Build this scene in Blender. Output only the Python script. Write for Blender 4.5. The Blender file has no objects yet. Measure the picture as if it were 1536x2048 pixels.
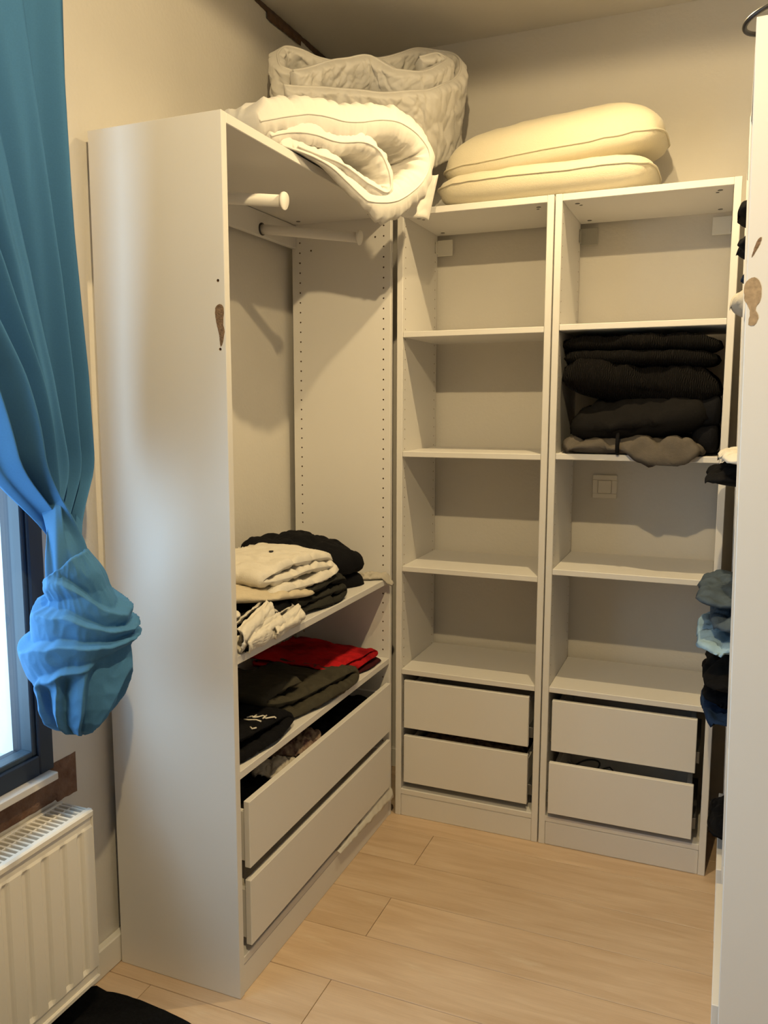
import bpy, bmesh, math, random
import numpy as np
from mathutils import Vector, Matrix, noise

SC = bpy.context.scene
COL = SC.collection

# ------------------------------------------------------------------ camera
cam_data = bpy.data.cameras.new('camera')
cam = bpy.data.objects.new('camera', cam_data)
COL.objects.link(cam)
SC.camera = cam
FPX = 1676.684
cam_data.sensor_fit = 'VERTICAL'
cam_data.sensor_height = 36.0
cam_data.lens = FPX / 2048.0 * 36.0
cam_data.shift_x = 51.12 / 2048.0
cam_data.shift_y = 4.06 / 2048.0
cam_data.clip_start = 0.02
right_v = Vector((0.91885271, 0.39459519, -0.00208233))
up_v = Vector((-0.04917771, 0.11974774, 0.99158561))
back_v = Vector((0.39152427, -0.91101872, 0.12943583))
M = Matrix((right_v, up_v, back_v)).transposed().to_4x4()
M.translation = Vector((1.3319, -2.5687, 1.4043))
cam.matrix_world = M

# ------------------------------------------------------------------ world, daylight
world = bpy.data.worlds.new('daylight_sky')
SC.world = world
world.use_nodes = True
wbg = world.node_tree.nodes['Background']
wbg.inputs['Color'].default_value = (0.53, 0.75, 1.0, 1)
wbg.inputs['Strength'].default_value = 6.4

portal = bpy.data.lights.new('window_left_offscreen', 'AREA')
portal.shape = 'RECTANGLE'
portal.size = 1.60
portal.size_y = 1.75
portal.cycles.is_portal = True
po = bpy.data.objects.new('window_left_offscreen', portal)
COL.objects.link(po)
po.location = (-0.36, -1.99, 1.43)
po.rotation_euler = (math.pi / 2, 0, -math.pi / 2)

# ------------------------------------------------------------------ exposure
SC.view_settings.view_transform = 'Standard'
SC.view_settings.look = 'None'
SC.view_settings.gamma = 1.0
SC.view_settings.use_curve_mapping = False
SC.view_settings.exposure = 0.10

LAMP_COL = (1.0, 0.75, 0.39)
LAMPS = [  # location, watts, beam angle (degrees), soft edge
    ((1.12, -2.05, 2.58), 86.0, 179, 0.05),
    ((1.05, -0.52, 2.58), 52.0, 154, 0.80),
]

# ================================================================== materials
def mk(name, color, rough=0.5, var=0.0, vscale=6.0, bump=0.0, bscale=60.0, spec=0.5,
       stretch=(1, 1, 1), sheen=0.0, translucent=0.0, metallic=0.0, color2=None, detail=4.0):
    m = bpy.data.materials.new(name)
    m.use_nodes = True
    nt = m.node_tree
    b = nt.nodes['Principled BSDF']
    b.inputs['Base Color'].default_value = (*color, 1)
    b.inputs['Roughness'].default_value = rough
    b.inputs['Metallic'].default_value = metallic
    b.inputs['Specular IOR Level'].default_value = spec
    if sheen:
        b.inputs['Sheen Weight'].default_value = sheen
    tc = nt.nodes.new('ShaderNodeTexCoord')
    mp = nt.nodes.new('ShaderNodeMapping')
    mp.inputs['Scale'].default_value = stretch
    nt.links.new(tc.outputs['Object'], mp.inputs['Vector'])
    if var > 0 or color2:
        nz = nt.nodes.new('ShaderNodeTexNoise')
        nz.inputs['Scale'].default_value = vscale
        nz.inputs['Detail'].default_value = detail
        nt.links.new(mp.outputs[0], nz.inputs['Vector'])
        mx = nt.nodes.new('ShaderNodeMix')
        mx.data_type = 'RGBA'
        c2 = color2 if color2 else tuple(c * (1 - var) for c in color)
        mx.inputs[6].default_value = (*color, 1)
        mx.inputs[7].default_value = (*c2, 1)
        rp = nt.nodes.new('ShaderNodeMapRange')
        rp.inputs['From Min'].default_value = 0.35
        rp.inputs['From Max'].default_value = 0.65
        nt.links.new(nz.outputs['Fac'], rp.inputs['Value'])
        nt.links.new(rp.outputs[0], mx.inputs[0])
        nt.links.new(mx.outputs[2], b.inputs['Base Color'])
    if bump > 0:
        nb = nt.nodes.new('ShaderNodeTexNoise')
        nb.inputs['Scale'].default_value = bscale
        nb.inputs['Detail'].default_value = 3
        nt.links.new(mp.outputs[0], nb.inputs['Vector'])
        bp = nt.nodes.new('ShaderNodeBump')
        bp.inputs['Strength'].default_value = bump
        bp.inputs['Distance'].default_value = 0.01
        nt.links.new(nb.outputs['Fac'], bp.inputs['Height'])
        nt.links.new(bp.outputs[0], b.inputs['Normal'])
    if translucent > 0:
        tr = nt.nodes.new('ShaderNodeBsdfTranslucent')
        tr.inputs['Color'].default_value = (*color, 1)
        ms = nt.nodes.new('ShaderNodeMixShader')
        ms.inputs[0].default_value = translucent
        out = nt.nodes['Material Output']
        nt.links.new(b.outputs[0], ms.inputs[1])
        nt.links.new(tr.outputs[0], ms.inputs[2])
        nt.links.new(ms.outputs[0], out.inputs['Surface'])
    return m

M_MEL = mk('white_melamine', (0.73, 0.71, 0.68), 0.50, var=0.03, vscale=2.0, spec=0.4)
M_WALL = mk('wall_paint', (0.68, 0.65, 0.60), 0.85, var=0.05, vscale=3.0, bump=0.10, bscale=90)
M_CEIL = mk('ceiling_paint', (0.68, 0.65, 0.60), 0.9, var=0.03, bump=0.06, bscale=60)
M_BASE = mk('baseboard_paint', (0.78, 0.76, 0.70), 0.5)
M_HOLE = mk('bore_chipboard', (0.30, 0.20, 0.12), 0.9)
M_CAM = mk('cam_lock_zinc', (0.16, 0.155, 0.15), 0.4, metallic=0.8)
M_CHIP = mk('bare_chipboard', (0.27, 0.17, 0.10), 0.9, var=0.4, vscale=120, bump=0.5, bscale=300)
M_RAIL = mk('drawer_runner_steel', (0.18, 0.18, 0.18), 0.4, metallic=0.7)
M_MASON = mk('exposed_masonry', (0.13, 0.065, 0.04), 0.95, var=0.5, vscale=22, bump=0.9, bscale=50, color2=(0.22, 0.13, 0.09))
M_GAP_SHADE = mk('gap_shade_brown', (0.11, 0.068, 0.042), 0.95, var=0.3, vscale=50)  # dark brown that paints in the shade of the gap under the ceiling
M_BATTEN = mk('exposed_batten_wood', (0.13, 0.075, 0.04), 0.9, var=0.4, vscale=40)
M_FRAME = mk('anthracite_window_frame', (0.018, 0.030, 0.050), 0.45, spec=0.4)
M_BEAD = mk('glazing_bead', (0.035, 0.06, 0.085), 0.4)
M_SILL = mk('sill_paint', (0.72, 0.68, 0.62), 0.5)
M_EXT = mk('exterior_render', (0.80, 0.83, 0.85), 0.8, var=0.06, vscale=5)
M_EXTLEDGE = mk('exterior_stone', (0.55, 0.57, 0.58), 0.8, var=0.2, vscale=9)
M_RAD = mk('radiator_enamel', (0.80, 0.76, 0.68), 0.35, spec=0.5)
M_RUG = mk('black_rug_pile', (0.010, 0.011, 0.014), 0.98, var=0.3, vscale=120, bump=0.8, bscale=500, spec=0.1)
M_CURT = mk('blue_curtain_fabric', (0.065, 0.20, 0.40), 0.8, var=0.06, vscale=300, spec=0.15, translucent=0.14)
M_KNOT = mk('blue_curtain_fabric_thick', (0.065, 0.20, 0.40), 0.8, var=0.06, vscale=300, spec=0.15)
M_DUV = mk('white_duvet_cotton', (0.70, 0.675, 0.63), 0.8, bump=0.12, bscale=45, spec=0.2, sheen=0.15)
M_PIPE = mk('duvet_piping', (0.70, 0.675, 0.63), 0.8, spec=0.2)
M_PIL = mk('cream_pillow_fabric', (0.68, 0.62, 0.47), 0.9, bump=0.25, bscale=400, spec=0.15, sheen=0.3)
M_SWITCH = mk('switch_plastic', (0.78, 0.74, 0.66), 0.35)
M_SWSEAM = M_SWITCH
M_BRK = mk('bracket_white', (0.80, 0.78, 0.72), 0.4)
M_BRKG = mk('bracket_grey', (0.38, 0.37, 0.33), 0.45)
M_WIRE = mk('black_wire', (0.02, 0.016, 0.014), 0.4)
M_PLAST = mk('clear_white_plastic', (0.78, 0.76, 0.70), 0.25, translucent=0.2)

def cloth(name, c, var=0.12, rough=0.9, b=0.15, bs=220, c2=None, vs=30):
    return mk(name, c, rough, var=var, vscale=vs, bump=b, bscale=bs, spec=0.12, color2=c2)

C_BLACK = cloth('black_cotton', (0.0065, 0.0065, 0.008))
C_CHAR = cloth('charcoal_jersey', (0.0105, 0.0095, 0.009))
C_OLIVE = cloth('dark_olive_cotton', (0.034, 0.033, 0.027))
C_OLIVE2 = cloth('olive_grey_cotton', (0.062, 0.056, 0.040))
C_WHITE = cloth('off_white_cotton', (0.72, 0.68, 0.60), var=0.05)
C_BEIGE = cloth('beige_cotton', (0.62, 0.54, 0.40), var=0.06)
C_RED = cloth('red_jersey', (0.62, 0.018, 0.022), var=0.15)
C_MAROON = cloth('dark_maroon', (0.055, 0.010, 0.012))
C_GREY = cloth('taupe_grey_twill', (0.115, 0.10, 0.085), var=0.2)
C_GREYL = cloth('pale_grey_cloth', (0.52, 0.48, 0.41), var=0.1)
C_DENIM = cloth('grey_blue_denim', (0.085, 0.115, 0.15), var=0.3)
C_LBLUE = cloth('light_blue_fleece', (0.30, 0.45, 0.58), var=0.08)
C_NAVY = cloth('navy_cotton', (0.016, 0.035, 0.085))
C_BROWNP = cloth('patterned_brown', (0.35, 0.27, 0.20), var=0.4, vs=45, c2=(0.10, 0.05, 0.05))

def knit_material():
    m = mk('black_cable_knit', (0.009, 0.008, 0.0075), 0.95, spec=0.1)
    nt = m.node_tree
    b = nt.nodes['Principled BSDF']
    tc = nt.nodes.new('ShaderNodeTexCoord')
    w = nt.nodes.new('ShaderNodeTexWave')
    w.inputs['Scale'].default_value = 55
    w.inputs['Distortion'].default_value = 6
    w.inputs['Detail'].default_value = 1
    w.bands_direction = 'X'
    nt.links.new(tc.outputs['Object'], w.inputs['Vector'])
    bp = nt.nodes.new('ShaderNodeBump')
    bp.inputs['Strength'].default_value = 0.9
    bp.inputs['Distance'].default_value = 0.006
    nt.links.new(w.outputs['Fac'], bp.inputs['Height'])
    nt.links.new(bp.outputs[0], b.inputs['Normal'])
    return m
C_KNIT = knit_material()

def glass_material():
    m = bpy.data.materials.new('window_glass')
    m.use_nodes = True
    nt = m.node_tree
    nt.nodes.remove(nt.nodes['Principled BSDF'])
    out = nt.nodes['Material Output']
    t = nt.nodes.new('ShaderNodeBsdfTransparent')
    t.inputs['Color'].default_value = (0.93, 0.97, 0.97, 1)
    g = nt.nodes.new('ShaderNodeBsdfGlossy')
    g.inputs['Roughness'].default_value = 0.02
    mx = nt.nodes.new('ShaderNodeMixShader')
    mx.inputs[0].default_value = 0.06
    nt.links.new(t.outputs[0], mx.inputs[1])
    nt.links.new(g.outputs[0], mx.inputs[2])
    nt.links.new(mx.outputs[0], out.inputs['Surface'])
    return m
M_GLASS = glass_material()

def emit_material():
    m = bpy.data.materials.new('lamp_diffuser')
    m.use_nodes = True
    nt = m.node_tree
    b = nt.nodes['Principled BSDF']
    b.inputs['Emission Color'].default_value = (*LAMP_COL, 1)
    b.inputs['Emission Strength'].default_value = 6.0
    return m
M_EMIT = emit_material()

def floor_material():
    m = bpy.data.materials.new('oak_laminate')
    m.use_nodes = True
    nt = m.node_tree
    b = nt.nodes['Principled BSDF']
    b.inputs['Roughness'].default_value = 0.42
    b.inputs['Specular IOR Level'].default_value = 0.4
    tc = nt.nodes.new('ShaderNodeTexCoord')
    oi = nt.nodes.new('ShaderNodeObjectInfo')
    # every plank starts at another place in the grain
    cmb = nt.nodes.new('ShaderNodeCombineXYZ')
    mul = nt.nodes.new('ShaderNodeMath'); mul.operation = 'MULTIPLY'; mul.inputs[1].default_value = 37.0
    nt.links.new(oi.outputs['Random'], mul.inputs[0])
    nt.links.new(mul.outputs[0], cmb.inputs[0])
    nt.links.new(mul.outputs[0], cmb.inputs[1])
    add = nt.nodes.new('ShaderNodeVectorMath'); add.operation = 'ADD'
    nt.links.new(tc.outputs['Object'], add.inputs[0])
    nt.links.new(cmb.outputs[0], add.inputs[1])
    mp = nt.nodes.new('ShaderNodeMapping'); mp.inputs['Scale'].default_value = (1.1, 9, 1)
    nt.links.new(add.outputs[0], mp.inputs['Vector'])
    n1 = nt.nodes.new('ShaderNodeTexNoise')
    n1.inputs['Scale'].default_value = 3.0; n1.inputs['Detail'].default_value = 6; n1.inputs['Distortion'].default_value = 0.6
    nt.links.new(mp.outputs[0], n1.inputs['Vector'])
    r1 = nt.nodes.new('ShaderNodeValToRGB')
    r1.color_ramp.elements[0].position = 0.30; r1.color_ramp.elements[0].color = (0.55, 0.39, 0.25, 1)
    r1.color_ramp.elements[1].position = 0.72; r1.color_ramp.elements[1].color = (0.68, 0.52, 0.365, 1)
    nt.links.new(n1.outputs['Fac'], r1.inputs[0])
    # fine pores
    mp2 = nt.nodes.new('ShaderNodeMapping'); mp2.inputs['Scale'].default_value = (6, 160, 1)
    nt.links.new(add.outputs[0], mp2.inputs['Vector'])
    n2 = nt.nodes.new('ShaderNodeTexNoise'); n2.inputs['Scale'].default_value = 2.0; n2.inputs['Detail'].default_value = 3
    nt.links.new(mp2.outputs[0], n2.inputs['Vector'])
    r2 = nt.nodes.new('ShaderNodeMapRange')
    r2.inputs['From Min'].default_value = 0.3; r2.inputs['From Max'].default_value = 0.7
    r2.inputs['To Min'].default_value = 0.94; r2.inputs['To Max'].default_value = 1.03
    nt.links.new(n2.outputs['Fac'], r2.inputs['Value'])
    # pale sapwood flecks along the middle of some boards
    mp3 = nt.nodes.new('ShaderNodeMapping'); mp3.inputs['Scale'].default_value = (1.6, 7, 1)
    nt.links.new(add.outputs[0], mp3.inputs['Vector'])
    n3 = nt.nodes.new('ShaderNodeTexNoise'); n3.inputs['Scale'].default_value = 2.2; n3.inputs['Detail'].default_value = 7; n3.inputs['Roughness'].default_value = 0.65
    nt.links.new(mp3.outputs[0], n3.inputs['Vector'])
    r3 = nt.nodes.new('ShaderNodeMapRange')
    r3.inputs['From Min'].default_value = 0.60; r3.inputs['From Max'].default_value = 0.70
    r3.inputs['To Min'].default_value = 0.0; r3.inputs['To Max'].default_value = 0.55
    nt.links.new(n3.outputs['Fac'], r3.inputs['Value'])
    mxf = nt.nodes.new('ShaderNodeMix'); mxf.data_type = 'RGBA'
    mxf.inputs[7].default_value = (0.70, 0.58, 0.43, 1)
    nt.links.new(r3.outputs[0], mxf.inputs[0])
    nt.links.new(r1.outputs[0], mxf.inputs[6])
    # tone per plank
    rr = nt.nodes.new('ShaderNodeMapRange')
    rr.inputs['To Min'].default_value = 0.93; rr.inputs['To Max'].default_value = 1.07
    nt.links.new(oi.outputs['Random'], rr.inputs['Value'])
    mm = nt.nodes.new('ShaderNodeMath'); mm.operation = 'MULTIPLY'
    nt.links.new(rr.outputs[0], mm.inputs[0]); nt.links.new(r2.outputs[0], mm.inputs[1])
    vm = nt.nodes.new('ShaderNodeVectorMath'); vm.operation = 'SCALE'
    nt.links.new(mxf.outputs[2], vm.inputs[0]); nt.links.new(mm.outputs[0], vm.inputs['Scale'])
    nt.links.new(vm.outputs[0], b.inputs['Base Color'])
    bp = nt.nodes.new('ShaderNodeBump'); bp.inputs['Strength'].default_value = 0.08; bp.inputs['Distance'].default_value = 0.004
    nt.links.new(n2.outputs['Fac'], bp.inputs['Height'])
    nt.links.new(bp.outputs[0], b.inputs['Normal'])
    return m
M_FLOOR = floor_material()
M_JOINT = mk('fibreboard_core', (0.32, 0.21, 0.125), 0.9)

# ================================================================== helpers
def thing(name, label, cat, loc=(0, 0, 0), group=None):
    o = bpy.data.objects.new(name, None)
    o.empty_display_size = 0.05
    COL.objects.link(o)
    o.location = loc
    o['label'] = label
    o['category'] = cat
    if group:
        o['group'] = group
    return o

def base_of(parent):
    v = Vector((0, 0, 0))
    p = parent
    while p is not None:
        v += p.location
        p = p.parent
    return v

def tag(o, label, cat, group=None):
    o['label'] = label
    o['category'] = cat
    if group:
        o['group'] = group
    return o

def mesh_obj(name, verts, faces, mat, parent=None, smooth=False, origin=None):
    """verts in room coordinates; a part shares its thing's base, a thing of one mesh has its origin at `origin`."""
    me = bpy.data.meshes.new(name)
    off = base_of(parent) if parent is not None else Vector(origin or (0, 0, 0))
    me.from_pydata([(v[0] - off.x, v[1] - off.y, v[2] - off.z) for v in verts], [], faces)
    me.materials.append(mat)
    if smooth:
        me.polygons.foreach_set('use_smooth', [True] * len(me.polygons))
    me.update()
    o = bpy.data.objects.new(name, me)
    COL.objects.link(o)
    if parent is not None:
        o.parent = parent
    else:
        o.location = off
    return o

def bm_obj(name, bm, mat, parent=None, smooth=False, origin=None):
    bmesh.ops.recalc_face_normals(bm, faces=bm.faces)
    bm.verts.index_update()
    vs = [tuple(v.co) for v in bm.verts]
    fs = [[v.index for v in f.verts] for f in bm.faces]
    bm.free()
    return mesh_obj(name, vs, fs, mat, parent, smooth, origin)

def bm_box(bm, lo, hi, bevel=0.0015):
    r = bmesh.ops.create_cube(bm, size=1.0)
    c = [(a + b) / 2 for a, b in zip(lo, hi)]
    s = [max(b - a, 1e-5) for a, b in zip(lo, hi)]
    for v in r['verts']:
        v.co = Vector((c[0] + v.co.x * s[0], c[1] + v.co.y * s[1], c[2] + v.co.z * s[2]))
    if bevel:
        es = list({e for v in r['verts'] for e in v.link_edges})
        bmesh.ops.bevel(bm, geom=es, offset=min(bevel, min(s) * 0.4), segments=1, affect='EDGES')
    return r

def box(name, lo, hi, mat, parent=None, bevel=0.0015, origin=None):
    bm = bmesh.new()
    bm_box(bm, lo, hi, bevel)
    return bm_obj(name, bm, mat, parent, False, origin)

def boxes(name, lst, mat, parent=None, bevel=0.0015, origin=None):
    bm = bmesh.new()
    for lo, hi in lst:
        bm_box(bm, lo, hi, bevel)
    return bm_obj(name, bm, mat, parent, False, origin)

def each(name, lst, mat, parent=None, bevel=0.0015):
    for lo, hi in lst:
        o = box(name, lo, hi, mat, parent, bevel)
    return o

def struct(o):
    o['kind'] = 'structure'
    return o

def tube(name, pts, rad, mat, parent=None, seg=8, closed=False, origin=None, caps=True):
    pts = [Vector(p) for p in pts]
    n = len(pts)
    rads = rad if isinstance(rad, (list, tuple)) else [rad] * n
    verts, faces = [], []
    prev = None
    for i, p in enumerate(pts):
        a = pts[(i - 1) % n] if (closed or i > 0) else p
        b = pts[(i + 1) % n] if (closed or i < n - 1) else p
        d = (b - a)
        d = d.normalized() if d.length > 1e-9 else Vector((0, 0, 1))
        if prev is None:
            u = d.orthogonal().normalized()
        else:
            u = (prev - d * prev.dot(d))
            u = u.normalized() if u.length > 1e-6 else d.orthogonal().normalized()
        prev = u
        w = d.cross(u)
        for k in range(seg):
            t = 2 * math.pi * k / seg
            verts.append(p + (u * math.cos(t) + w * math.sin(t)) * rads[i])
    m = n if closed else n - 1
    for i in range(m):
        j = (i + 1) % n
        for k in range(seg):
            k2 = (k + 1) % seg
            faces.append((i * seg + k, i * seg + k2, j * seg + k2, j * seg + k))
    if not closed and caps:
        faces.append(tuple(range(seg - 1, -1, -1)))
        faces.append(tuple((n - 1) * seg + k for k in range(seg)))
    return mesh_obj(name, verts, faces, mat, parent, True, origin)

def disc_stack(name, items, mat, parent=None, seg=10, origin=None):
    """short cylinders: (centre, axis letter, radius, depth)"""
    verts, faces = [], []
    for c, ax, r, dp in items:
        b0 = len(verts)
        for s in (-0.5, 0.5):
            for k in range(seg):
                t = 2 * math.pi * k / seg
                a, b = r * math.cos(t), r * math.sin(t)
                if ax == 'x': verts.append((c[0] + s * dp, c[1] + a, c[2] + b))
                elif ax == 'y': verts.append((c[0] + a, c[1] + s * dp, c[2] + b))
                else: verts.append((c[0] + a, c[1] + b, c[2] + s * dp))
        faces.append([b0 + k for k in range(seg)][::-1])
        faces.append([b0 + seg + k for k in range(seg)])
        for k in range(seg):
            k2 = (k + 1) % seg
            faces.append((b0 + k, b0 + k2, b0 + seg + k2, b0 + seg + k))
    bm = bmesh.new()
    vs = [bm.verts.new(v) for v in verts]
    for f in faces:
        bm.faces.new([vs[i] for i in f])
    return bm_obj(name, bm, mat, parent, False, origin)

def discs_each(name, items, mat, parent=None, seg=10):
    for it in items:
        disc_stack(name, [it], mat, parent, seg)

def nz(x, y, z):
    return noise.noise(Vector((x, y, z)))

def ridge(x, y, z):
    return 1.0 - 2.0 * abs(noise.noise(Vector((x, y, z))))

def crease(x, y, z):
    return -max(0.0, 1.0 - 3.2 * abs(noise.noise(Vector((x, y, z))))) ** 2

def smooth_closed(pts, n):
    """Catmull-Rom through a closed outline, evenly resampled"""
    P = [np.array(p, float) for p in pts]
    m = len(P)
    out = []
    for i in range(m):
        p0, p1, p2, p3 = P[i - 1], P[i], P[(i + 1) % m], P[(i + 2) % m]
        for k in range(16):
            t = k / 16
            out.append(0.5 * ((2 * p1) + (-p0 + p2) * t + (2 * p0 - 5 * p1 + 4 * p2 - p3) * t * t + (-p0 + 3 * p1 - 3 * p2 + p3) * t ** 3))
    out = np.array(out + [out[0]])
    L = np.concatenate([[0], np.cumsum(np.linalg.norm(np.diff(out, axis=0), axis=1))])
    tt = np.linspace(0, L[-1], n, endpoint=False)
    return np.stack([np.interp(tt, L, out[:, k]) for k in range(out.shape[1])], 1)

def smooth_open(pts, n):
    P = [np.array(p, float) for p in pts]
    m = len(P)
    out = []
    for i in range(m - 1):
        p0 = P[i - 1] if i > 0 else 2 * P[0] - P[1]
        p1, p2 = P[i], P[i + 1]
        p3 = P[i + 2] if i + 2 < m else 2 * P[-1] - P[-2]
        for k in range(16):
            t = k / 16
            out.append(0.5 * ((2 * p1) + (-p0 + p2) * t + (2 * p0 - 5 * p1 + 4 * p2 - p3) * t * t + (-p0 + 3 * p1 - 3 * p2 + p3) * t ** 3))
    out.append(P[-1])
    out = np.array(out)
    L = np.concatenate([[0], np.cumsum(np.linalg.norm(np.diff(out, axis=0), axis=1))])
    tt = np.linspace(0, L[-1], n)
    return np.stack([np.interp(tt, L, out[:, k]) for k in range(out.shape[1])], 1)

def rot_box(cx, cy, lx, ly, a=0.0):
    c, s = math.cos(a), math.sin(a)
    pts = []
    for u, v in ((-1, -1), (0, -1.03), (1, -1), (1.03, 0), (1, 1), (0, 1.03), (-1, 1), (-1.03, 0)):
        x, y = u * lx / 2, v * ly / 2
        pts.append((cx + x * c - y * s, cy + x * s + y * c))
    return pts

def garment_mesh(outline, z0, h, layers=1, seed=0, wr=0.005, freq=14.0, p=11.0, tilt=(0, 0),
                 jit=0.008, warp=None, floor_z=None, dome=0.0, nseg=120, nring=20):
    """folded cloth: flat-topped layers with rounded fold edges and creases"""
    verts, faces = [], []
    floor_z = z0 if floor_z is None else floor_z
    base = smooth_closed(outline, nseg)
    cen0 = base.mean(0)
    hl = h / layers
    for k in range(layers):
        ol = base.copy()
        for i in range(nseg):
            d = ol[i] - cen0
            L = np.linalg.norm(d) + 1e-6
            j = jit * nz(ol[i][0] * 9 + seed * 3.1, ol[i][1] * 9, k * 5.7 + seed) * 2
            ol[i] = ol[i] + d / L * j
        cen = ol.mean(0)
        b0 = len(verts)
        rs = [(r / (nring - 1)) ** 0.55 for r in range(nring)]
        rings = []
        for side in (1, -1):
            for r in rs if side == 1 else rs[-2::-1]:
                f = max(0.0, 1 - r ** p) ** 0.5
                ring = []
                for i in range(nseg if r > 0 else 1):
                    q = cen + (ol[i] - cen) * r
                    x, y = q
                    w = wr * (0.5 * nz(x * freq * 0.5, y * freq * 0.5, seed + 9) + 0.5 * nz(x * freq + seed, y * freq * 0.7 - seed, seed * 1.7))
                    w += wr * (1.5 * crease(x * freq * 0.55 + seed, y * freq * 0.45, seed + 2.0) + 1.0 * crease(x * freq * 1.1 + y * freq * 0.5, y * freq * 0.8 + seed, seed + 6.0) + 0.6 * crease(x * freq * 2.3, y * freq * 1.6, seed + k))
                    wk = (k + (1 if side == 1 else 0)) / layers
                    z = z0 + hl * (k + 0.5) + side * hl * 0.54 * f + w * wk + dome * h * (1 - r * r) * wk
                    z += tilt[0] * (x - cen0[0]) + tilt[1] * (y - cen0[1])
                    z = max(z, floor_z + 0.0003 * (k + 1))
                    if warp:
                        x, y, z = warp(x, y, z)
                    ring.append(len(verts))
                    verts.append((x, y, z))
                rings.append(ring)
        for a, b in zip(rings[:-1], rings[1:]):
            if len(a) == 1:
                for i in range(nseg): faces.append((a[0], b[i], b[(i + 1) % nseg]))
            elif len(b) == 1:
                for i in range(nseg): faces.append((b[0], a[(i + 1) % nseg], a[i]))
            else:
                for i in range(nseg):
                    j = (i + 1) % nseg
                    faces.append((a[i], b[i], b[j], a[j]))
    return verts, faces

def garment(name, label, cat, outline, z0, h, mat, group=None, **kw):
    v, f = garment_mesh(outline, z0, h, **kw)
    c = np.mean(np.array(outline), 0)
    o = mesh_obj(name, v, f, mat, None, True, (float(c[0]), float(c[1]), z0))
    tag(o, label, cat, group)
    return o

def top_z(o, x, y, r=0.012):
    b = o.location
    zs = [v.co.z + b.z for v in o.data.vertices if (v.co.x + b.x - x) ** 2 + (v.co.y + b.y - y) ** 2 < r * r]
    return max(zs) if zs else b.z

def sheet_mesh(rim, E, thick, n_s=150, n_t=26, seed=0, wr=0.010, gather=0.006, pinch=0.03, sag=None, up=Vector((0, 0, 1)), lens=None):
    """puffy quilt laid in folds: `rim` is its front edge, swept along E. Closed surface."""
    R = smooth_open(rim, n_s)
    E = np.array(E, float)
    Ln = np.linalg.norm(E)
    # profile normals in the plane of the rim
    T = np.gradient(R, axis=0)
    T /= np.linalg.norm(T, axis=1)[:, None] + 1e-9
    en = E / Ln
    N = np.cross(T, en)
    N /= np.linalg.norm(N, axis=1)[:, None] + 1e-9
    arc = np.concatenate([[0], np.cumsum(np.linalg.norm(np.diff(R, axis=0), axis=1))])
    tt = np.concatenate([np.linspace(0, 0.18, 9)[:-1], np.linspace(0.18, 1, n_t - 8)])
    top, bot = [], []
    for side, store in ((1, top), (-1, bot)):
        for i in range(n_s):
            row = []
            es = min(arc[i], arc[-1] - arc[i])
            fs = min(1.0, es / (thick * 0.6))
            fs = math.sqrt(max(0.0, 1 - (1 - fs) ** 2))
            for t in tt:
                d = t * Ln
                ft = min(1.0, d / pinch)
                ft = 0.10 + 0.90 * math.sqrt(max(0.0, 1 - (1 - ft) ** 2))
                fe = min(1.0, (1 - t) * Ln / (thick * 0.6))
                fe = math.sqrt(max(0.0, 1 - (1 - fe) ** 2))
                s = arc[i]
                hh = thick * 0.5 * ft * fe * (0.15 + 0.85 * fs)
                hh *= 1.0 + 0.22 * nz(s * 9 + seed, d * 6, seed)
                g = gather * ridge(s * 26 + side * 7 + seed, d * 5, seed * 2) * math.exp(-d / 0.12) * min(1, d / 0.012)
                w = wr * (nz(s * 7, d * 5 + seed, 1.5 * seed) + 0.5 * ridge(s * 13, d * 11, seed + side * 3.0) * ft)
                w2 = side * (0.0065 * crease(s * 11 + side * 3, d * 6 + seed, seed) + 0.0045 * crease(s * 22, d * 9 + side * 5, seed + 2.0) + 0.003 * crease(s * 40 + d * 25, d * 14, side + seed)) * ft
                wav = 0.008 * nz(s * 10, seed, 4.0) * math.exp(-d / 0.1)
                pnt = R[i] + E * t * (lens[i] if lens is not None else 1.0) + N[i] * (side * (hh + g * ft) + w + w2) - en * wav
                if sag is not None:
                    pnt = sag(pnt, t)
                row.append(tuple(pnt))
            store.append(row)
    m = len(tt)
    verts = [v for r in top for v in r] + [v for r in bot for v in r]
    o = n_s * m
    faces = []
    for i in range(n_s - 1):
        for j in range(m - 1):
            a = i * m + j
            faces.append((a, a + m, a + m + 1, a + 1))
            faces.append((o + a, o + a + 1, o + a + m + 1, o + a + m))
        a = i * m
        faces.append((a, o + a, o + a + m, a + m))
        a = i * m + m - 1
        faces.append((a, a + m, o + a + m, o + a))
    for j in range(m - 1):
        a = j
        faces.append((a, a + 1, o + a + 1, o + a))
        a = (n_s - 1) * m + j
        faces.append((a, o + a, o + a + 1, a + 1))
    seam = [tuple((np.array(top[i][0]) + np.array(bot[i][0])) / 2) for i in range(n_s)]
    return verts, faces, seam

def folded(name, label, cat, rim, E, thick, mat, group, floor_z, seed=0, wr=0.006, gather=0.004, n_s=220, n_t=34, xmin=0.004, lens=None):
    """garment folded in layers: front edge `rim`, swept along E, resting on floor_z"""
    def rest(p, t):
        p = np.array(p)
        p[2] = max(p[2], floor_z + 0.0008)
        p[0] = max(p[0], xmin)
        return p
    v, f, seam = sheet_mesh(rim, E, thick, n_s, n_t, seed, wr, gather, thick * 0.5, rest, lens=lens)
    c = np.mean(np.array(rim), 0)
    o = mesh_obj(name, v, f, mat, None, True, (float(c[0]), float(c[1]), floor_z))
    tag(o, label, cat, group)
    return o

# ================================================================== the room
XL, YB, XR, YF, ZC = -0.025, 0.372, 1.76, -5.6, 2.631
XR2, YJ = 4.3, -1.12          # the room widens in front of the units on the right

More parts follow.
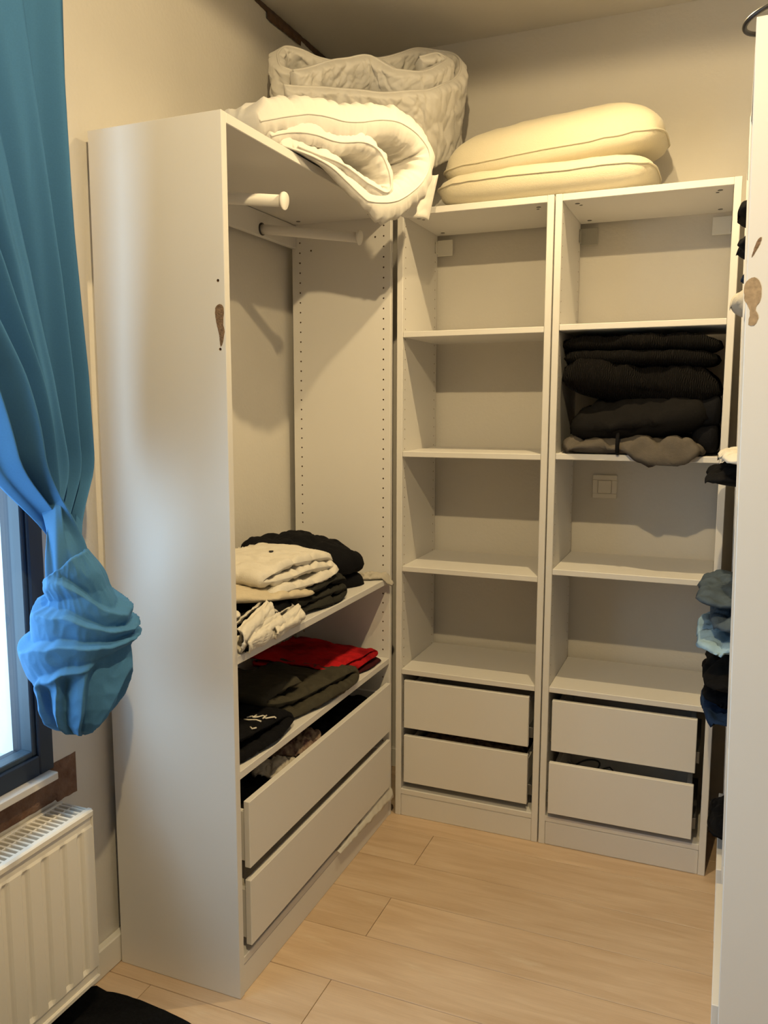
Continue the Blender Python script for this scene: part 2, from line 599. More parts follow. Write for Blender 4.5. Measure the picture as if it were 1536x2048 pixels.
floor = box('floor', (XL - 0.3, YF - 0.1, -0.12), (XR2 + 0.1, YB + 0.1, -0.004), M_JOINT, None, 0)
struct(floor)
floor['label'] = 'light oak laminate floor of wide boards'
random.seed(4)
joints = {0: 0.533, 2: 0.530, 4: 0.518, -1: 0.20, 1: 0.16, 3: 0.10, 5: 0.12, 6: 0.55, 7: 0.9, 8: 0.2}
PW, PL = 0.19, 1.29
for r in range(-3, 30):
    y1 = -0.09 - PW * r
    y0 = y1 - PW
    if y0 > YB: continue
    y1 = min(y1, YB)
    y0 = max(y0, YF)
    j = joints.get(r, random.uniform(0, 1.2))
    xs = [j + PL * k for k in range(-3, 5)]
    for a, b in zip(xs[:-1], xs[1:]):
        a2, b2 = max(a, XL), min(b, XR if y0 > YJ else XR2)
        if b2 - a2 < 0.02: continue
        me_o = box('plank', (a2 + 0.0007, y0 + 0.0009, -0.006), (b2 - 0.0007, y1 - 0.0009, 0.0), M_FLOOR, floor, 0.0009)

struct(box('ceiling', (XL - 0.3, YF - 0.1, ZC), (XR2 + 0.1, YB + 0.1, ZC + 0.1), M_CEIL, None, 0))
struct(box('wall_back', (XL - 0.3, YB, -0.1), (XR + 0.1, YB + 0.1, ZC + 0.02), M_WALL, None, 0))
struct(boxes('wall_right', [((XR, YJ, -0.1), (XR2 + 0.1, YB + 0.02, ZC + 0.02)), ((XR2, YF, -0.1), (XR2 + 0.1, YJ + 0.01, ZC + 0.02))], M_WALL, None, 0))
struct(box('wall_front', (XL - 0.3, YF - 0.1, -0.1), (XR2 + 0.1, YF, ZC + 0.02), M_WALL, None, 0))
WY0, WY1, WZ0, WZ1 = -2.80, -1.176, 0.588, 2.28
WT = 0.30
wl = boxes('wall_left', [((XL - WT, YF, -0.1), (XL, WY0, ZC + 0.02)),
                         ((XL - WT, WY1, -0.1), (XL, YB + 0.02, ZC + 0.02)),
                         ((XL - WT, WY0, -0.1), (XL, WY1, WZ0)),
                         ((XL - WT, WY0, WZ1), (XL, WY1, ZC + 0.02))], M_WALL, None, 0)
struct(wl)
wl['label'] = 'off-white plastered wall with the window'

def rough_patch(name, outline, x0, relief, mat, parent, seed=0, step=0.008):
    """irregular slab of broken masonry or wood on the wall plane (outline in y, z)"""
    ol = smooth_closed(outline, 160)
    jit = np.array([[nz(p[0] * 60, p[1] * 60, seed) * 0.004, nz(p[0] * 60, p[1] * 60, seed + 5) * 0.004] for p in ol])
    ol = ol + jit
    c = ol.mean(0)
    verts, faces = [], []
    nr = 10
    n = len(ol)
    for r in range(nr):
        f = 1 - r / nr
        for p in ol:
            q = c + (p - c) * f
            d = relief * (0.6 + 0.8 * nz(q[0] * 35, q[1] * 35, seed + 2)) if r else 0
            verts.append((x0 + d, q[0], q[1]))
    for r in range(nr - 1):
        for i in range(n):
            j = (i + 1) % n
            faces.append((r * n + i, r * n + j, (r + 1) * n + j, (r + 1) * n + i))
    faces.append([(nr - 1) * n + i for i in range(n)])
    return mesh_obj(name, verts, faces, mat, parent, False)

def strip_patch(name, ys, zlo, zhi, x0, relief, mat, parent, seed=0, jit=0.004):
    """long ragged strip along the wall; zlo, zhi functions of y"""
    verts, faces = [], []
    m = 5
    for i, y in enumerate(ys):
        a = zlo(y) + jit * nz(y * 45, 1, seed)
        b = zhi(y) + jit * nz(y * 45, 7, seed)
        for k in range(m + 1):
            z = a + (b - a) * k / m
            d = relief * (0.7 + 0.9 * nz(y * 30, z * 40, seed)) if 0 < k < m and 0 < i < len(ys) - 1 else 0
            verts.append((x0 + d, y, z))
    for i in range(len(ys) - 1):
        for k in range(m):
            a = i * (m + 1) + k
            faces.append((a, a + m + 1, a + m + 2, a + 1))
    return mesh_obj(name, verts, faces, mat, parent, False)

msn = strip_patch('exposed_masonry', np.linspace(-2.86, -1.102, 300),
                  lambda y: 0.500 if y > -1.17 else 0.508,
                  lambda y: 0.597 if y > -1.13 else (0.597 if y > -1.18 else 0.60), XL + 0.0006, 0.004, M_MASON, wl, 3)
msn['label'] = 'dark brown bare masonry strip below the window'
strip_patch('ceiling_gap_shade', np.linspace(-0.95, YB - 0.005, 160), lambda y: 2.612 + 0.004 * math.sin(y * 21), lambda y: 2.6315, XL + 0.0006, 0.004, M_GAP_SHADE, wl, 8)  # strip proud of the wall, its dark colour standing in for a shaded gap
strip_patch('exposed_batten', np.linspace(-0.13, 0.10, 40), lambda y: 2.590 + 0.02 * (y + 0.13), lambda y: 2.618, XL + 0.004, 0.006, M_BATTEN, wl, 5)

bb = box('baseboard_left', (XL, YF, 0.0), (-0.003, YB, 0.075), M_BASE, None, 0.003)
struct(bb)
struct(box('baseboard_back', (XL, 0.353, 0.0), (XR, YB, 0.075), M_BASE, None, 0.003))

# ---- window
win = bpy.data.objects.new('window_1', None)
COL.objects.link(win)
win.location = (XL, (WY0 + WY1) / 2, WZ0)
win['kind'] = 'structure'
win['label'] = 'tall window with a dark anthracite frame'
fx0, fx1 = XL - 0.075, XL + 0.006
FW = 0.042
boxes('window_frame', [((fx0, WY1 - FW, WZ0), (fx1, WY1 + 0.001, WZ1)), ((fx0, WY0 - 0.001, WZ0), (fx1, WY0 + FW, WZ1)),
                       ((fx0, WY0 + FW, WZ0), (fx1, WY1 - FW, WZ0 + 0.046)), ((fx0, WY0 + FW, WZ1 - FW), (fx1, WY1 - FW, WZ1)),
                       ((fx0, (WY0 + WY1) / 2 - 0.05, WZ0 + 0.04), (fx1, (WY0 + WY1) / 2 + 0.05, WZ1 - 0.05))], M_FRAME, win, 0.003)
ymid = (WY0 + WY1) / 2
for ya, yb in ((WY0 + FW, ymid - 0.05), (ymid + 0.05, WY1 - FW)):
    za, zb = WZ0 + 0.046, WZ1 - FW
    w, xa, xb = 0.012, XL - 0.036, XL - 0.003
    boxes('glazing_bead', [((xa, yb - w, za), (xb, yb + 0.001, zb)), ((xa, ya - 0.001, za), (xb, ya + w, zb)),
                           ((xa, ya + w - 0.001, za - 0.001), (xb, yb - w + 0.001, za + w)), ((xa, ya + w - 0.001, zb - w), (xb, yb - w + 0.001, zb + 0.001))], M_BEAD, win, 0.002)
    box('glass_pane', (XL - 0.026, ya + 0.004, za + 0.004), (XL - 0.022, yb - 0.004, zb - 0.004), M_GLASS, win, 0)
box('window_sill', (XL - 0.02, WY0 - 0.02, 0.571), (0.004, WY1 - 0.012, 0.5885), M_SILL, win, 0.002)
# outside reveal: pale render, stone ledge and shutter hinge
boxes('outer_reveal', [((XL - WT, WY1 - 0.012, WZ0), (fx0 - 0.001, WY1, WZ1))], M_EXT, win, 0.002)
box('outer_ledge', (XL - WT - 0.04, WY0, WZ0 - 0.03), (fx0, WY1, WZ0 + 0.015), M_EXTLEDGE, win, 0.003)
each('shutter_hinge', [((XL - 0.225, WY1 - 0.030, 0.700), (XL - 0.200, WY1 - 0.010, 0.735)), ((XL - 0.222, WY1 - 0.030, 0.740), (XL - 0.203, WY1 - 0.010, 0.775)),
                        ((XL - 0.215, WY1 - 0.020, 0.62), (XL - 0.210, WY1 - 0.010, 1.3))], M_EXTLEDGE, win, 0.003)

# ================================================================== ceiling lamps
def ceiling_lamp(loc, watts, beam, soft, label, place):
    t = thing('ceiling_spotlight', label, 'ceiling light', (loc[0], loc[1], ZC), 'ceiling spotlights')
    # round white housing with a recessed lens
    prof = [(0.0, ZC), (0.055, ZC), (0.058, ZC - 0.004), (0.055, loc[2] + 0.012), (0.048, loc[2] + 0.010), (0.040, loc[2] + 0.016), (0.0, loc[2] + 0.016)]
    verts, faces = [], []
    sg = 24
    for r, z in prof:
        for k in range(sg):
            a = 2 * math.pi * k / sg
            verts.append((loc[0] + r * math.cos(a), loc[1] + r * math.sin(a), z))
    for i in range(len(prof) - 1):
        for k in range(sg):
            k2 = (k + 1) % sg
            faces.append((i * sg + k, i * sg + k2, (i + 1) * sg + k2, (i + 1) * sg + k))
    mesh_obj('housing', verts, faces, M_MEL, t, True)
    disc_stack(place + '_lens_offscreen', [((loc[0], loc[1], loc[2] + 0.013), 'z', 0.038, 0.006)], M_EMIT, t, 20)
    ld = bpy.data.lights.new(place + '_bulb_offscreen', 'SPOT')
    ld.energy = watts
    ld.spot_size = math.radians(beam)
    ld.spot_blend = soft
    ld.color = LAMP_COL
    ld.shadow_soft_size = 0.016
    lo = bpy.data.objects.new(place + '_bulb_offscreen', ld)
    COL.objects.link(lo)
    lo.parent = t
    lo.location = (0, 0, loc[2] - 0.016 - ZC)
ceiling_lamp(*LAMPS[0], 'round ceiling spotlight over the middle of the room', 'room')
ceiling_lamp(*LAMPS[1], 'round ceiling spotlight between the corner wardrobes', 'corner')

# ================================================================== wardrobes
TH = 0.020
from mathutils.geometry import delaunay_2d_cdt
BORE = 8
def hole_ring(a, b, r):
    return [(a + r * math.cos(2 * math.pi * k / BORE), b + r * math.sin(2 * math.pi * k / BORE)) for k in range(BORE)]

def bored_panel(name, lo, hi, mat, parent, faces):
    """board with drilled holes; faces: list of (axis index, +1/-1 side, [(a, b, radius), ...]) with a, b along the other two axes"""
    bm = bmesh.new()
    bm_box(bm, lo, hi, 0.0015)
    for ax, side, holes in faces:
        oth = [i for i in range(3) if i != ax]
        pl = hi[ax] if side > 0 else lo[ax]
        tgt = [f for f in bm.faces if all(abs(v.co[ax] - pl) < 1e-6 for v in f.verts)]
        cs = [v.co.copy() for v in tgt[0].verts]
        a0, a1 = min(c[oth[0]] for c in cs), max(c[oth[0]] for c in cs)
        b0, b1 = min(c[oth[1]] for c in cs), max(c[oth[1]] for c in cs)
        bmesh.ops.delete(bm, geom=tgt, context='FACES_ONLY')
        pts = [Vector((a0, b0)), Vector((a1, b0)), Vector((a1, b1)), Vector((a0, b1))]
        edges = [(0, 1), (1, 2), (2, 3), (3, 0)]
        for a, b, r in holes:
            n = len(pts)
            pts += [Vector(q) for q in hole_ring(a, b, r)]
            edges += [(n + k, n + (k + 1) % BORE) for k in range(BORE)]
        vo, eo, fo, _a, _b, _c = delaunay_2d_cdt(pts, edges, [], 1, 1e-7)
        bv = []
        for q in vo:
            c = [0, 0, 0]
            c[ax], c[oth[0]], c[oth[1]] = pl, q[0], q[1]
            bv.append(bm.verts.new(c))
        hc = np.array([(a, b) for a, b, r in holes]); hr = np.array([r for a, b, r in holes])
        for f in fo:
            m = sum((vo[i] for i in f), Vector((0, 0))) / len(f)
            if np.any(np.hypot(hc[:, 0] - m[0], hc[:, 1] - m[1]) < hr * 0.85):
                continue
            bm.faces.new([bv[i] for i in f])
    bmesh.ops.remove_doubles(bm, verts=bm.verts, dist=1e-6)
    return bm_obj(name, bm, mat, parent)

def bores(name, ax, pl, inward, holes, parent, depth=0.011, stuff=True):
    """walls and floors of the drilled holes, in bare chipboard"""
    verts, fcs = [], []
    oth = [i for i in range(3) if i != ax]
    for a, b, r in holes:
        n = len(verts)
        for d in (0.0, depth):
            for q in hole_ring(a, b, r):
                c = [0, 0, 0]
                c[ax], c[oth[0]], c[oth[1]] = pl + inward * d, q[0], q[1]
                verts.append(tuple(c))
        for k in range(BORE):
            k2 = (k + 1) % BORE
            fcs.append((n + k, n + k2, n + BORE + k2, n + BORE + k))
        fcs.append([n + BORE + k for k in range(BORE)])
    o = mesh_obj(name, verts, fcs, M_HOLE, parent)
    if stuff:
        o['label'] = 'drilled shelf-pin holes in bare chipboard'
        o['kind'] = 'stuff'
    return o

ZS = [0.14 + 0.032 * k for k in range(57)]
ZS = [1.964 - 0.032 * k for k in range(57)]

def chip(name, pts, axis, plane, mat, parent, depth=0.0008):
    """small area of torn-off foil; pts in the panel plane"""
    ol = smooth_closed(pts, 40)
    verts = []
    n = len(ol)
    for s in (-depth, depth):
        for a, b in ol:
            j = 0.0012 * nz(a * 300, b * 300, 2)
            verts.append((plane + s, a + j, b + j) if axis == 'x' else (a + j, plane + s, b + j))
    faces = [list(range(n)), list(range(n, 2 * n))[::-1]] + [(i, (i + 1) % n, n + (i + 1) % n, n + i) for i in range(n)]
    bm = bmesh.new()
    vs = [bm.verts.new(v) for v in verts]
    for f in faces: bm.faces.new([vs[i] for i in f])
    o = bm_obj(name, bm, mat, parent)
    o['label'] = 'brown chipped spot of bare chipboard'
    return o

def drawer_x(parent, x0, x1, yf, z0, z1, depth):
    """drawer opening towards -y"""
    d = boxes('drawer', [((x0 + 0.006, yf + 0.016, z0 + 0.012), (x0 + 0.020, yf + depth, z1 - 0.030)),
                         ((x1 - 0.020, yf + 0.016, z0 + 0.012), (x1 - 0.006, yf + depth, z1 - 0.030)),
                         ((x0 + 0.020, yf + depth - 0.014, z0 + 0.012), (x1 - 0.020, yf + depth, z1 - 0.030)),
                         ((x0 + 0.020, yf + 0.016, z0 + 0.016), (x1 - 0.020, yf + depth - 0.014, z0 + 0.024))], M_MEL, parent, 0.001)
    box('drawer_front', (x0, yf, z0), (x1, yf + 0.016, z1), M_MEL, d, 0.0015)
    each('drawer_runner', [((x0 - 0.010, yf + 0.03, z0 + 0.020), (x0 + 0.0065, yf + depth, z0 + 0.055)),
                            ((x1 - 0.0065, yf + 0.03, z0 + 0.020), (x1 + 0.010, yf + depth, z0 + 0.055))], M_RAIL, d, 0.001)
    return d

HT = 2.012
def narrow_unit(name, label, x0, x1, shelves, drawers, group, z_drawer_top):
    t = thing(name, label, 'wardrobe', ((x0 + x1) / 2, 0.175, 0), group)
    D = 0.35
    hl = [(y, z, 0.0024) for y in (0.024, 0.325) for z in ZS]
    bored_panel('side_panel', (x0, 0, 0), (x0 + TH, D, HT), M_MEL, t, [(0, 1, hl)])
    bored_panel('side_panel', (x1 - TH, 0, 0), (x1, D, HT), M_MEL, t, [(0, -1, hl)])
    box('top_panel', (x0 + TH, 0.0005, HT - 0.0205), (x1 - TH, D, HT - 0.0003), M_MEL, t)
    box('bottom_panel', (x0 + TH, 0.0005, 0.077), (x1 - TH, D, 0.096), M_MEL, t)
    box('plinth', (x0 + TH + 0.0005, 0.002, 0.0), (x1 - TH - 0.0005, 0.018, 0.0755), M_MEL, t)
    for z in shelves:
        box('shelf', (x0 + TH + 0.0006, 0.001, z - 0.018), (x1 - TH - 0.0006, D - 0.002, z), M_MEL, t)
    bores('pin_holes', 0, x0 + TH, -1, hl, t)
    bores('pin_holes', 0, x1 - TH, 1, hl, t)
    # cam-lock holes under the top panel
    discs_each('cam_lock', [((x, y, HT - 0.0208), 'z', r, 0.0014) for x, y, r in
                            ((x0 + 0.055, 0.05, 0.007), (x1 - 0.055, 0.05, 0.007), (x0 + 0.055, 0.30, 0.007), (x1 - 0.055, 0.30, 0.007),
                             (x0 + 0.062, 0.075, 0.0045), (x1 - 0.062, 0.075, 0.0045))], M_CAM, t, 12)
    for (a, b, yf, z0, z1) in drawers:
        drawer_x(t, a, b, yf, z0, z1, 0.325)
    return t

GA = 'narrow open units on the end wall'
AX0, AX1, BX0, BX1 = 0.3635, 0.8530, 0.8570, 1.3546
unitA = narrow_unit('narrow_shelf_unit', 'narrow white open shelf unit with empty shelves, in the corner beside the wide wardrobe', AX0, AX1,
                    (1.635, 1.253, 0.873, 0.521), ((0.3935, 0.8160, 0.000, 0.316, 0.482), (0.3935, 0.8160, 0.000, 0.122, 0.289)), GA, 0.521)
unitB = narrow_unit('narrow_shelf_unit', 'narrow white shelf unit holding a dark sweater pile, its lower drawer pulled out', BX0, BX1,
                    (1.639, 1.256, 0.900, 0.524), ((0.8890, 1.3130, 0.000, 0.316, 0.482), (0.8885, 1.3120, -0.026, 0.120, 0.288)), GA, 0.524)
def bracket(t, x, z, side, mat):
    # square cover plate on the wall side, with a leg against the side panel
    y = 0.3515
    return boxes('wall_bracket', [((x, y - 0.006, z), (x + 0.055, y, z + 0.054)),
                                  ((x if side < 0 else x + 0.052, y - 0.03, z + 0.006), (x + 0.003 if side < 0 else x + 0.055, y - 0.004, z + 0.048))], mat, t, 0.001)
bracket(unitA, AX0 + TH + 0.001, 1.922, -1, M_BRK)
b2 = bracket(unitB, BX0 + TH + 0.001, 1.922, -1, M_BRKG); b2['label'] = 'grey wall bracket plate'
bracket(unitB, BX1 - TH - 0.056, 1.925, 1, M_BRK)

# ---- wide wardrobe on the left wall, open towards +x
WYN, WYF, WD = -1.0, 0.0, 0.35
ward = thing('wide_wardrobe', 'wide white open wardrobe with clothes on two shelves and duvets on its top', 'wardrobe', (0.175, -0.5, 0))
HW = [(x, z, 0.0028) for x in (0.326, 0.029) for z in ZS]
HX = [(0.297, 1.931, 0.0032), (0.340, 1.982, 0.0032), (0.070, 1.905, 0.0032)]
HS = [(0.333, 1.667, 0.0034), (0.335, 1.523, 0.0034)]
sp = bored_panel('side_panel', (0, WYN, 0), (WD, WYN + TH, HT), M_MEL, ward, [(1, 1, HW), (1, -1, HS)])
sp['label'] = 'scuffed outer side panel with brown chips'
bored_panel('side_panel', (0, WYF - TH - 0.002, 0), (WD, WYF - 0.002, HT), M_MEL, ward, [(1, -1, HW + HX)])
box('top_panel', (0.0, WYN + TH, HT - 0.0225), (WD - 0.0005, WYF - TH - 0.002, HT - 0.0003), M_MEL, ward)
box('bottom_panel', (0.0, WYN + TH, 0.077), (WD - 0.0005, WYF - TH - 0.002, 0.096), M_MEL, ward)
box('plinth', (WD - 0.018, WYN + TH + 0.0005, 0.0), (WD - 0.002, WYF - TH - 0.0025, 0.0755), M_MEL, ward)
for z in (0.837, 0.561):
    box('shelf', (0.002, WYN + TH + 0.0006, z - 0.020), (WD - 0.001, WYF - TH - 0.0026, z), M_MEL, ward)
box('back_rail', (0.0, WYN + TH, 1.915), (0.016, WYF - TH - 0.002, 1.988), M_MEL, ward)
bores('pin_holes', 1, WYF - TH - 0.002, 1, HW, ward)
bores('pin_holes', 1, WYN + TH, -1, HW, ward, 0.008)
for h in HX: bores('pin_hole', 1, WYF - TH - 0.002, 1, [h], ward, stuff=False)
discs_each('cam_lock', [((0.05, -0.072, HT - 0.0228), 'z', 0.007, 0.0014), ((0.30, -0.075, HT - 0.0228), 'z', 0.007, 0.0014),
                        ((0.318, -0.06, HT - 0.0228), 'z', 0.005, 0.0014)], M_CAM, ward, 12)
for (z0, z1) in ((0.316, 0.482), (0.119, 0.285)):
    xf, ya, yb = 0.362, -0.963, -0.044
    d = boxes('drawer', [((0.03, ya + 0.006, z0 + 0.012), (xf - 0.016, ya + 0.020, z1 - 0.030)),
                         ((0.03, yb - 0.020, z0 + 0.012), (xf - 0.016, yb - 0.006, z1 - 0.030)),
                         ((0.03, ya + 0.020, z0 + 0.012), (0.044, yb - 0.020, z1 - 0.030)),
                         ((0.044, ya + 0.020, z0 + 0.016), (xf - 0.016, yb - 0.020, z0 + 0.024))], M_MEL, ward, 0.001)
    box('drawer_front', (xf - 0.016, ya, z0), (xf, yb, z1), M_MEL, d, 0.0015)
    each('drawer_runner', [((0.02, ya - 0.015, z0 + 0.020), (xf - 0.03, ya + 0.0065, z0 + 0.055)),
                            ((0.02, yb - 0.0065, z0 + 0.020), (xf - 0.03, yb + 0.015, z0 + 0.055))], M_RAIL, d, 0.001)
for (y0, y1, zb, ze, nm) in ((-0.705, -0.687, 1.936, 1.897, ''), (-0.250, -0.221, 1.936, 1.892, '')):
    rod = tube('hanging_rod', [(0.014, y0, zb), (0.05, y0 + (y1 - y0) * .11, zb - (zb - ze) * .11), (0.325, y1, ze)], 0.0145, M_MEL, ward, 20)
    tube('end_cap', [(0.325, y1, ze), (0.329, y1, ze), (0.331, y1, ze - 0.0003)], [0.0215, 0.0215, 0.020], M_MEL, rod, 24)
    tube('rod_collar', [(0.0155, y0, zb), (0.019, y0, zb)], 0.019, M_WIRE, rod, 20)
chip('chipped_spot', [(0.325, 1.610), (0.338, 1.618), (0.346, 1.606), (0.344, 1.575), (0.347, 1.560), (0.341, 1.534), (0.336, 1.530), (0.333, 1.555), (0.326, 1.585)], 'y', WYN, M_CHIP, ward)
for h in HS: bores('screw_hole', 1, WYN, 1, [h], ward, 0.008, stuff=False)

# ---- light switch on the end wall
sw = thing('light_switch', 'square beige rocker light switch on the wall behind the shelf unit', 'light switch', (0.981, YB, 1.126))
boxes('switch_frame', [((0.941, YB - 0.008, 1.087), (1.021, YB + 0.002, 1.103)), ((0.941, YB - 0.008, 1.149), (1.021, YB + 0.002, 1.166)),
                       ((0.941, YB - 0.008, 1.103), (0.958, YB + 0.002, 1.149)), ((1.004, YB - 0.008, 1.103), (1.021, YB + 0.002, 1.149))], M_SWITCH, sw, 0.0015)
box('switch_seam', (0.956, YB - 0.004, 1.101), (1.006, YB + 0.001, 1.151), M_SWSEAM, sw, 0)
box('rocker', (0.9593, YB - 0.0095, 1.1043), (1.0027, YB - 0.001, 1.1477), M_SWITCH, sw, 0.0015)

# ---- units along the right-hand wall, seen end on
GR = 'narrow units along the right wall'
LEAN = -0.0165
def right_unit(name, label, y0, y1, x0, lean, plz):
    D = 0.36
    t = thing(name, label, 'wardrobe', (x0, (y0 + y1) / 2, 0), GR)
    box('side_panel', (x0, y0, 0), (x0 + D, y0 + TH, HT), M_MEL, t)
    box('side_panel', (x0, y1 - TH, 0), (x0 + D, y1, HT), M_MEL, t)
    box('top_panel', (x0 + 0.0005, y0 + TH, HT - 0.0205), (x0 + D, y1 - TH, HT - 0.0003), M_MEL, t)
    box('bottom_panel', (x0 + 0.0005, y0 + TH, 0.077), (x0 + D, y1 - TH, 0.096), M_MEL, t)
    box('plinth', (x0 - 0.010, y0 + TH + 0.0005, 0.0), (x0 + 0.014, y1 - TH - 0.0005, 0.0755), M_MEL, t)
    dr = boxes('drawer', [((x0 + 0.004, y0 + TH + 0.016, 0.112), (x0 + 0.30, y0 + TH + 0.030, 0.262)), ((x0 + 0.004, y1 - TH - 0.030, 0.112), (x0 + 0.30, y1 - TH - 0.016, 0.262)),
                          ((x0 + 0.004, y0 + TH + 0.016, 0.112), (x0 + 0.30, y1 - TH - 0.016, 0.122))], M_MEL, t, 0.001)
    box('drawer_front', (x0 - 0.012, y0 + TH + 0.010, 0.100), (x0 + 0.005, y1 - TH - 0.010, 0.290), M_MEL, dr, 0.0015)
    box('back_panel', (x0 + D - 0.004, y0 + TH, 0.08), (x0 + D, y1 - TH, HT - 0.02), M_MEL, t)
    for z in plz:
        box('shelf', (x0 + 0.002, y0 + TH + 0.0006, z - 0.018), (x0 + D - 0.005, y1 - TH - 0.0006, z), M_MEL, t)
    t.rotation_euler = (0, lean, 0.012 * -1)
    return t
RX = 1.3890
RSH = (1.60, 1.20, 0.80, 0.62, 0.33)
runit = right_unit('narrow_shelf_unit', 'tall white unit along the right wall whose brown-chipped side panel faces the room', -1.018, -0.519, RX, LEAN, RSH)
runit2 = right_unit('narrow_shelf_unit', 'white wardrobe unit between the chipped side panel and the end wall, stuffed with clothes', -0.515, -0.018, RX + 0.005, LEAN, RSH)
chip('chipped_spot', [(1.3870, 1.6000), (1.4010, 1.6100), (1.4110, 1.5960), (1.4110, 1.5720), (1.4040, 1.5600), (1.4090, 1.5460), (1.4030, 1.5320), (1.3940, 1.5350), (1.3960, 1.5560), (1.3870, 1.5750)], 'y', -1.018, mk('pale_chipboard', (0.42, 0.30, 0.18), 0.9, var=0.3, vscale=120), runit)
chip('chipped_spot', [(1.4030, 1.6680), (1.4090, 1.6720), (1.4070, 1.6620), (1.3960, 1.6420), (1.3970, 1.6500)], 'y', -1.018, M_CHIP, runit)

# ================================================================== radiator
rad = thing('panel_radiator', 'white panel radiator with vertical flutes under the window', 'radiator', (0.03, -1.75, 0.09))
RY1, RY0 = -1.164, -2.30
RZ0, RZ1 = 0.088, 0.503
def radiator_front():
    # fluted face: flutes every 54 mm
    ys = []
    f0 = -1.208
    y = RY1 - 0.004
    ys = sorted(set([RY1 - 0.003, RY0 + 0.003] + [f0 - 0.0535 * k + o for k in range(20) for o in (-0.012, -0.008, -0.0045, 0, 0.0045, 0.008, 0.012)]))
    ys = [v for v in ys if RY0 + 0.002 < v < RY1 - 0.002]
    zs = [RZ0 + 0.012, RZ0 + 0.03, RZ0 + 0.036, RZ0 + 0.046, RZ0 + 0.06] + list(np.linspace(RZ0 + 0.1, RZ1 - 0.1, 6)) + [RZ1 - 0.06, RZ1 - 0.048, RZ1 - 0.040, RZ1 - 0.034, RZ1 - 0.014]
    verts, faces = [], []
    for y in ys:
        k = round((f0 - y) / 0.0535)
        d = abs(y - (f0 - 0.0535 * k)) if 0 <= k < 20 else 1
        g = 1 if d < 0.005 else (0.4 if d < 0.009 else 0)
        for z in zs:
            e = min(z - (RZ0 + 0.034), (RZ1 - 0.037) - z)
            ez = max(0.0, min(1.0, e / 0.010))
            # raised field between the flutes
            fld = 0.003 * max(0.0, min(1.0, e / 0.004 + 0.5))
            verts.append((0.0725 + fld - 0.0065 * g * ez, y, z))
    m = len(zs)
    for i in range(len(ys) - 1):
        for j in range(m - 1):
            a = i * m + j
            faces.append((a, a + 1, a + m + 1, a + m))
    o = mesh_obj('fluted_front', verts, faces, M_RAD, rad, False)
    return o
radiator_front()
boxes('radiator_body', [((-0.012, RY0, RZ0), (-0.009, RY1 - 0.004, RZ1 - 0.006)), ((0.061, RY0, RZ0), (0.064, RY1 - 0.004, RZ1 - 0.006)),
                        ((-0.012, RY0, RZ0), (0.064, RY1 - 0.004, RZ0 + 0.004)), ((0.024, RY0, RZ0), (0.028, RY1 - 0.004, RZ1 - 0.030))], M_RAD, rad, 0.0)
boxes('front_rim', [((0.066, RY0, RZ1 - 0.016), (0.078, RY1, RZ1)), ((0.066, RY0, RZ0), (0.078, RY1, RZ0 + 0.014)), ((0.066, RY1 - 0.005, RZ0 + 0.012), (0.0765, RY1, RZ1 - 0.012)),
                    ((0.066, RY0, RZ0 + 0.012), (0.0765, RY0 + 0.005, RZ1 - 0.012))], M_RAD, rad, 0.003)
each('end_plate', [((-0.014, RY1 - 0.005, RZ0 + 0.006), (0.074, RY1, RZ1 - 0.001)), ((-0.014, RY0, RZ0 + 0.006), (0.074, RY0 + 0.005, RZ1 - 0.001))], M_RAD, rad, 0.0015)
each('grille_rail', [((-0.016, RY0, RZ1 - 0.006), (-0.008, RY1, RZ1 + 0.001)), ((0.062, RY0, RZ1 - 0.006), (0.074, RY1, RZ1 + 0.001)),
                      ((0.020, RY0, RZ1 - 0.008), (0.024, RY1, RZ1 - 0.002))], M_RAD, rad, 0.001)
bar0 = None
for k in range(78):
    y = RY1 - 0.012 - 0.0145 * k
    if bar0 is None:
        bar0 = box('grille_bar', (-0.010, y - 0.0028, RZ1 - 0.014), (0.064, y + 0.0028, RZ1 - 0.0005), M_RAD, rad, 0.001)
    else:
        c = bar0.copy(); COL.objects.link(c); c.parent = rad; c.location = (0, -0.0145 * k, 0)
each('wall_mount', [((XL - 0.001, y - 0.015, 0.15), (-0.008, y + 0.015, 0.45)) for y in (-1.35, -2.1)], M_RAD, rad, 0.001)
tube('valve_pipe', [(0.03, RY0 + 0.05, RZ0 + 0.02), (0.03, RY0 + 0.05, -0.002)], 0.009, M_RAD, rad, 10)

# ================================================================== rug
def make_rug():
    ol = smooth_closed([(-0.015, -1.150), (0.045, -1.108), (0.12, -1.100), (0.21, -1.106), (0.32, -1.125), (0.55, -1.20), (0.72, -1.40), (0.76, -1.8), (0.72, -2.3), (0.4, -2.6), (0.02, -2.6), (-0.02, -2.2), (-0.02, -1.6)], 220)
    verts, faces = [], []
    n = len(ol)
    c = ol.mean(0)
    prof = [(1.0, 0.0005), (1.0, 0.006), (0.992, 0.011), (0.97, 0.012), (0.90, 0.012), (0.7, 0.012), (0.4, 0.012)]
    for f, z in prof:
        for p in ol:
            q = c + (p - c) * f
            verts.append((q[0] + 0.002 * nz(q[0] * 90, q[1] * 90, f), q[1] + 0.002 * nz(q[0] * 90, q[1] * 90, 4), z + 0.0012 * nz(q[0] * 70, q[1] * 70, 1) * (z > .001)))
    for r in range(len(prof) - 1):
        for i in range(n):
            j = (i + 1) % n
            faces.append((r * n + i, r * n + j, (r + 1) * n + j, (r + 1) * n + i))
    faces.append([(len(prof) - 1) * n + i for i in range(n)])
    o = mesh_obj('floor_rug', verts, faces, M_RUG, None, True, (0.35, -1.8, 0))
    tag(o, 'black low-pile rug on the floor in front of the radiator', 'rug')
make_rug()

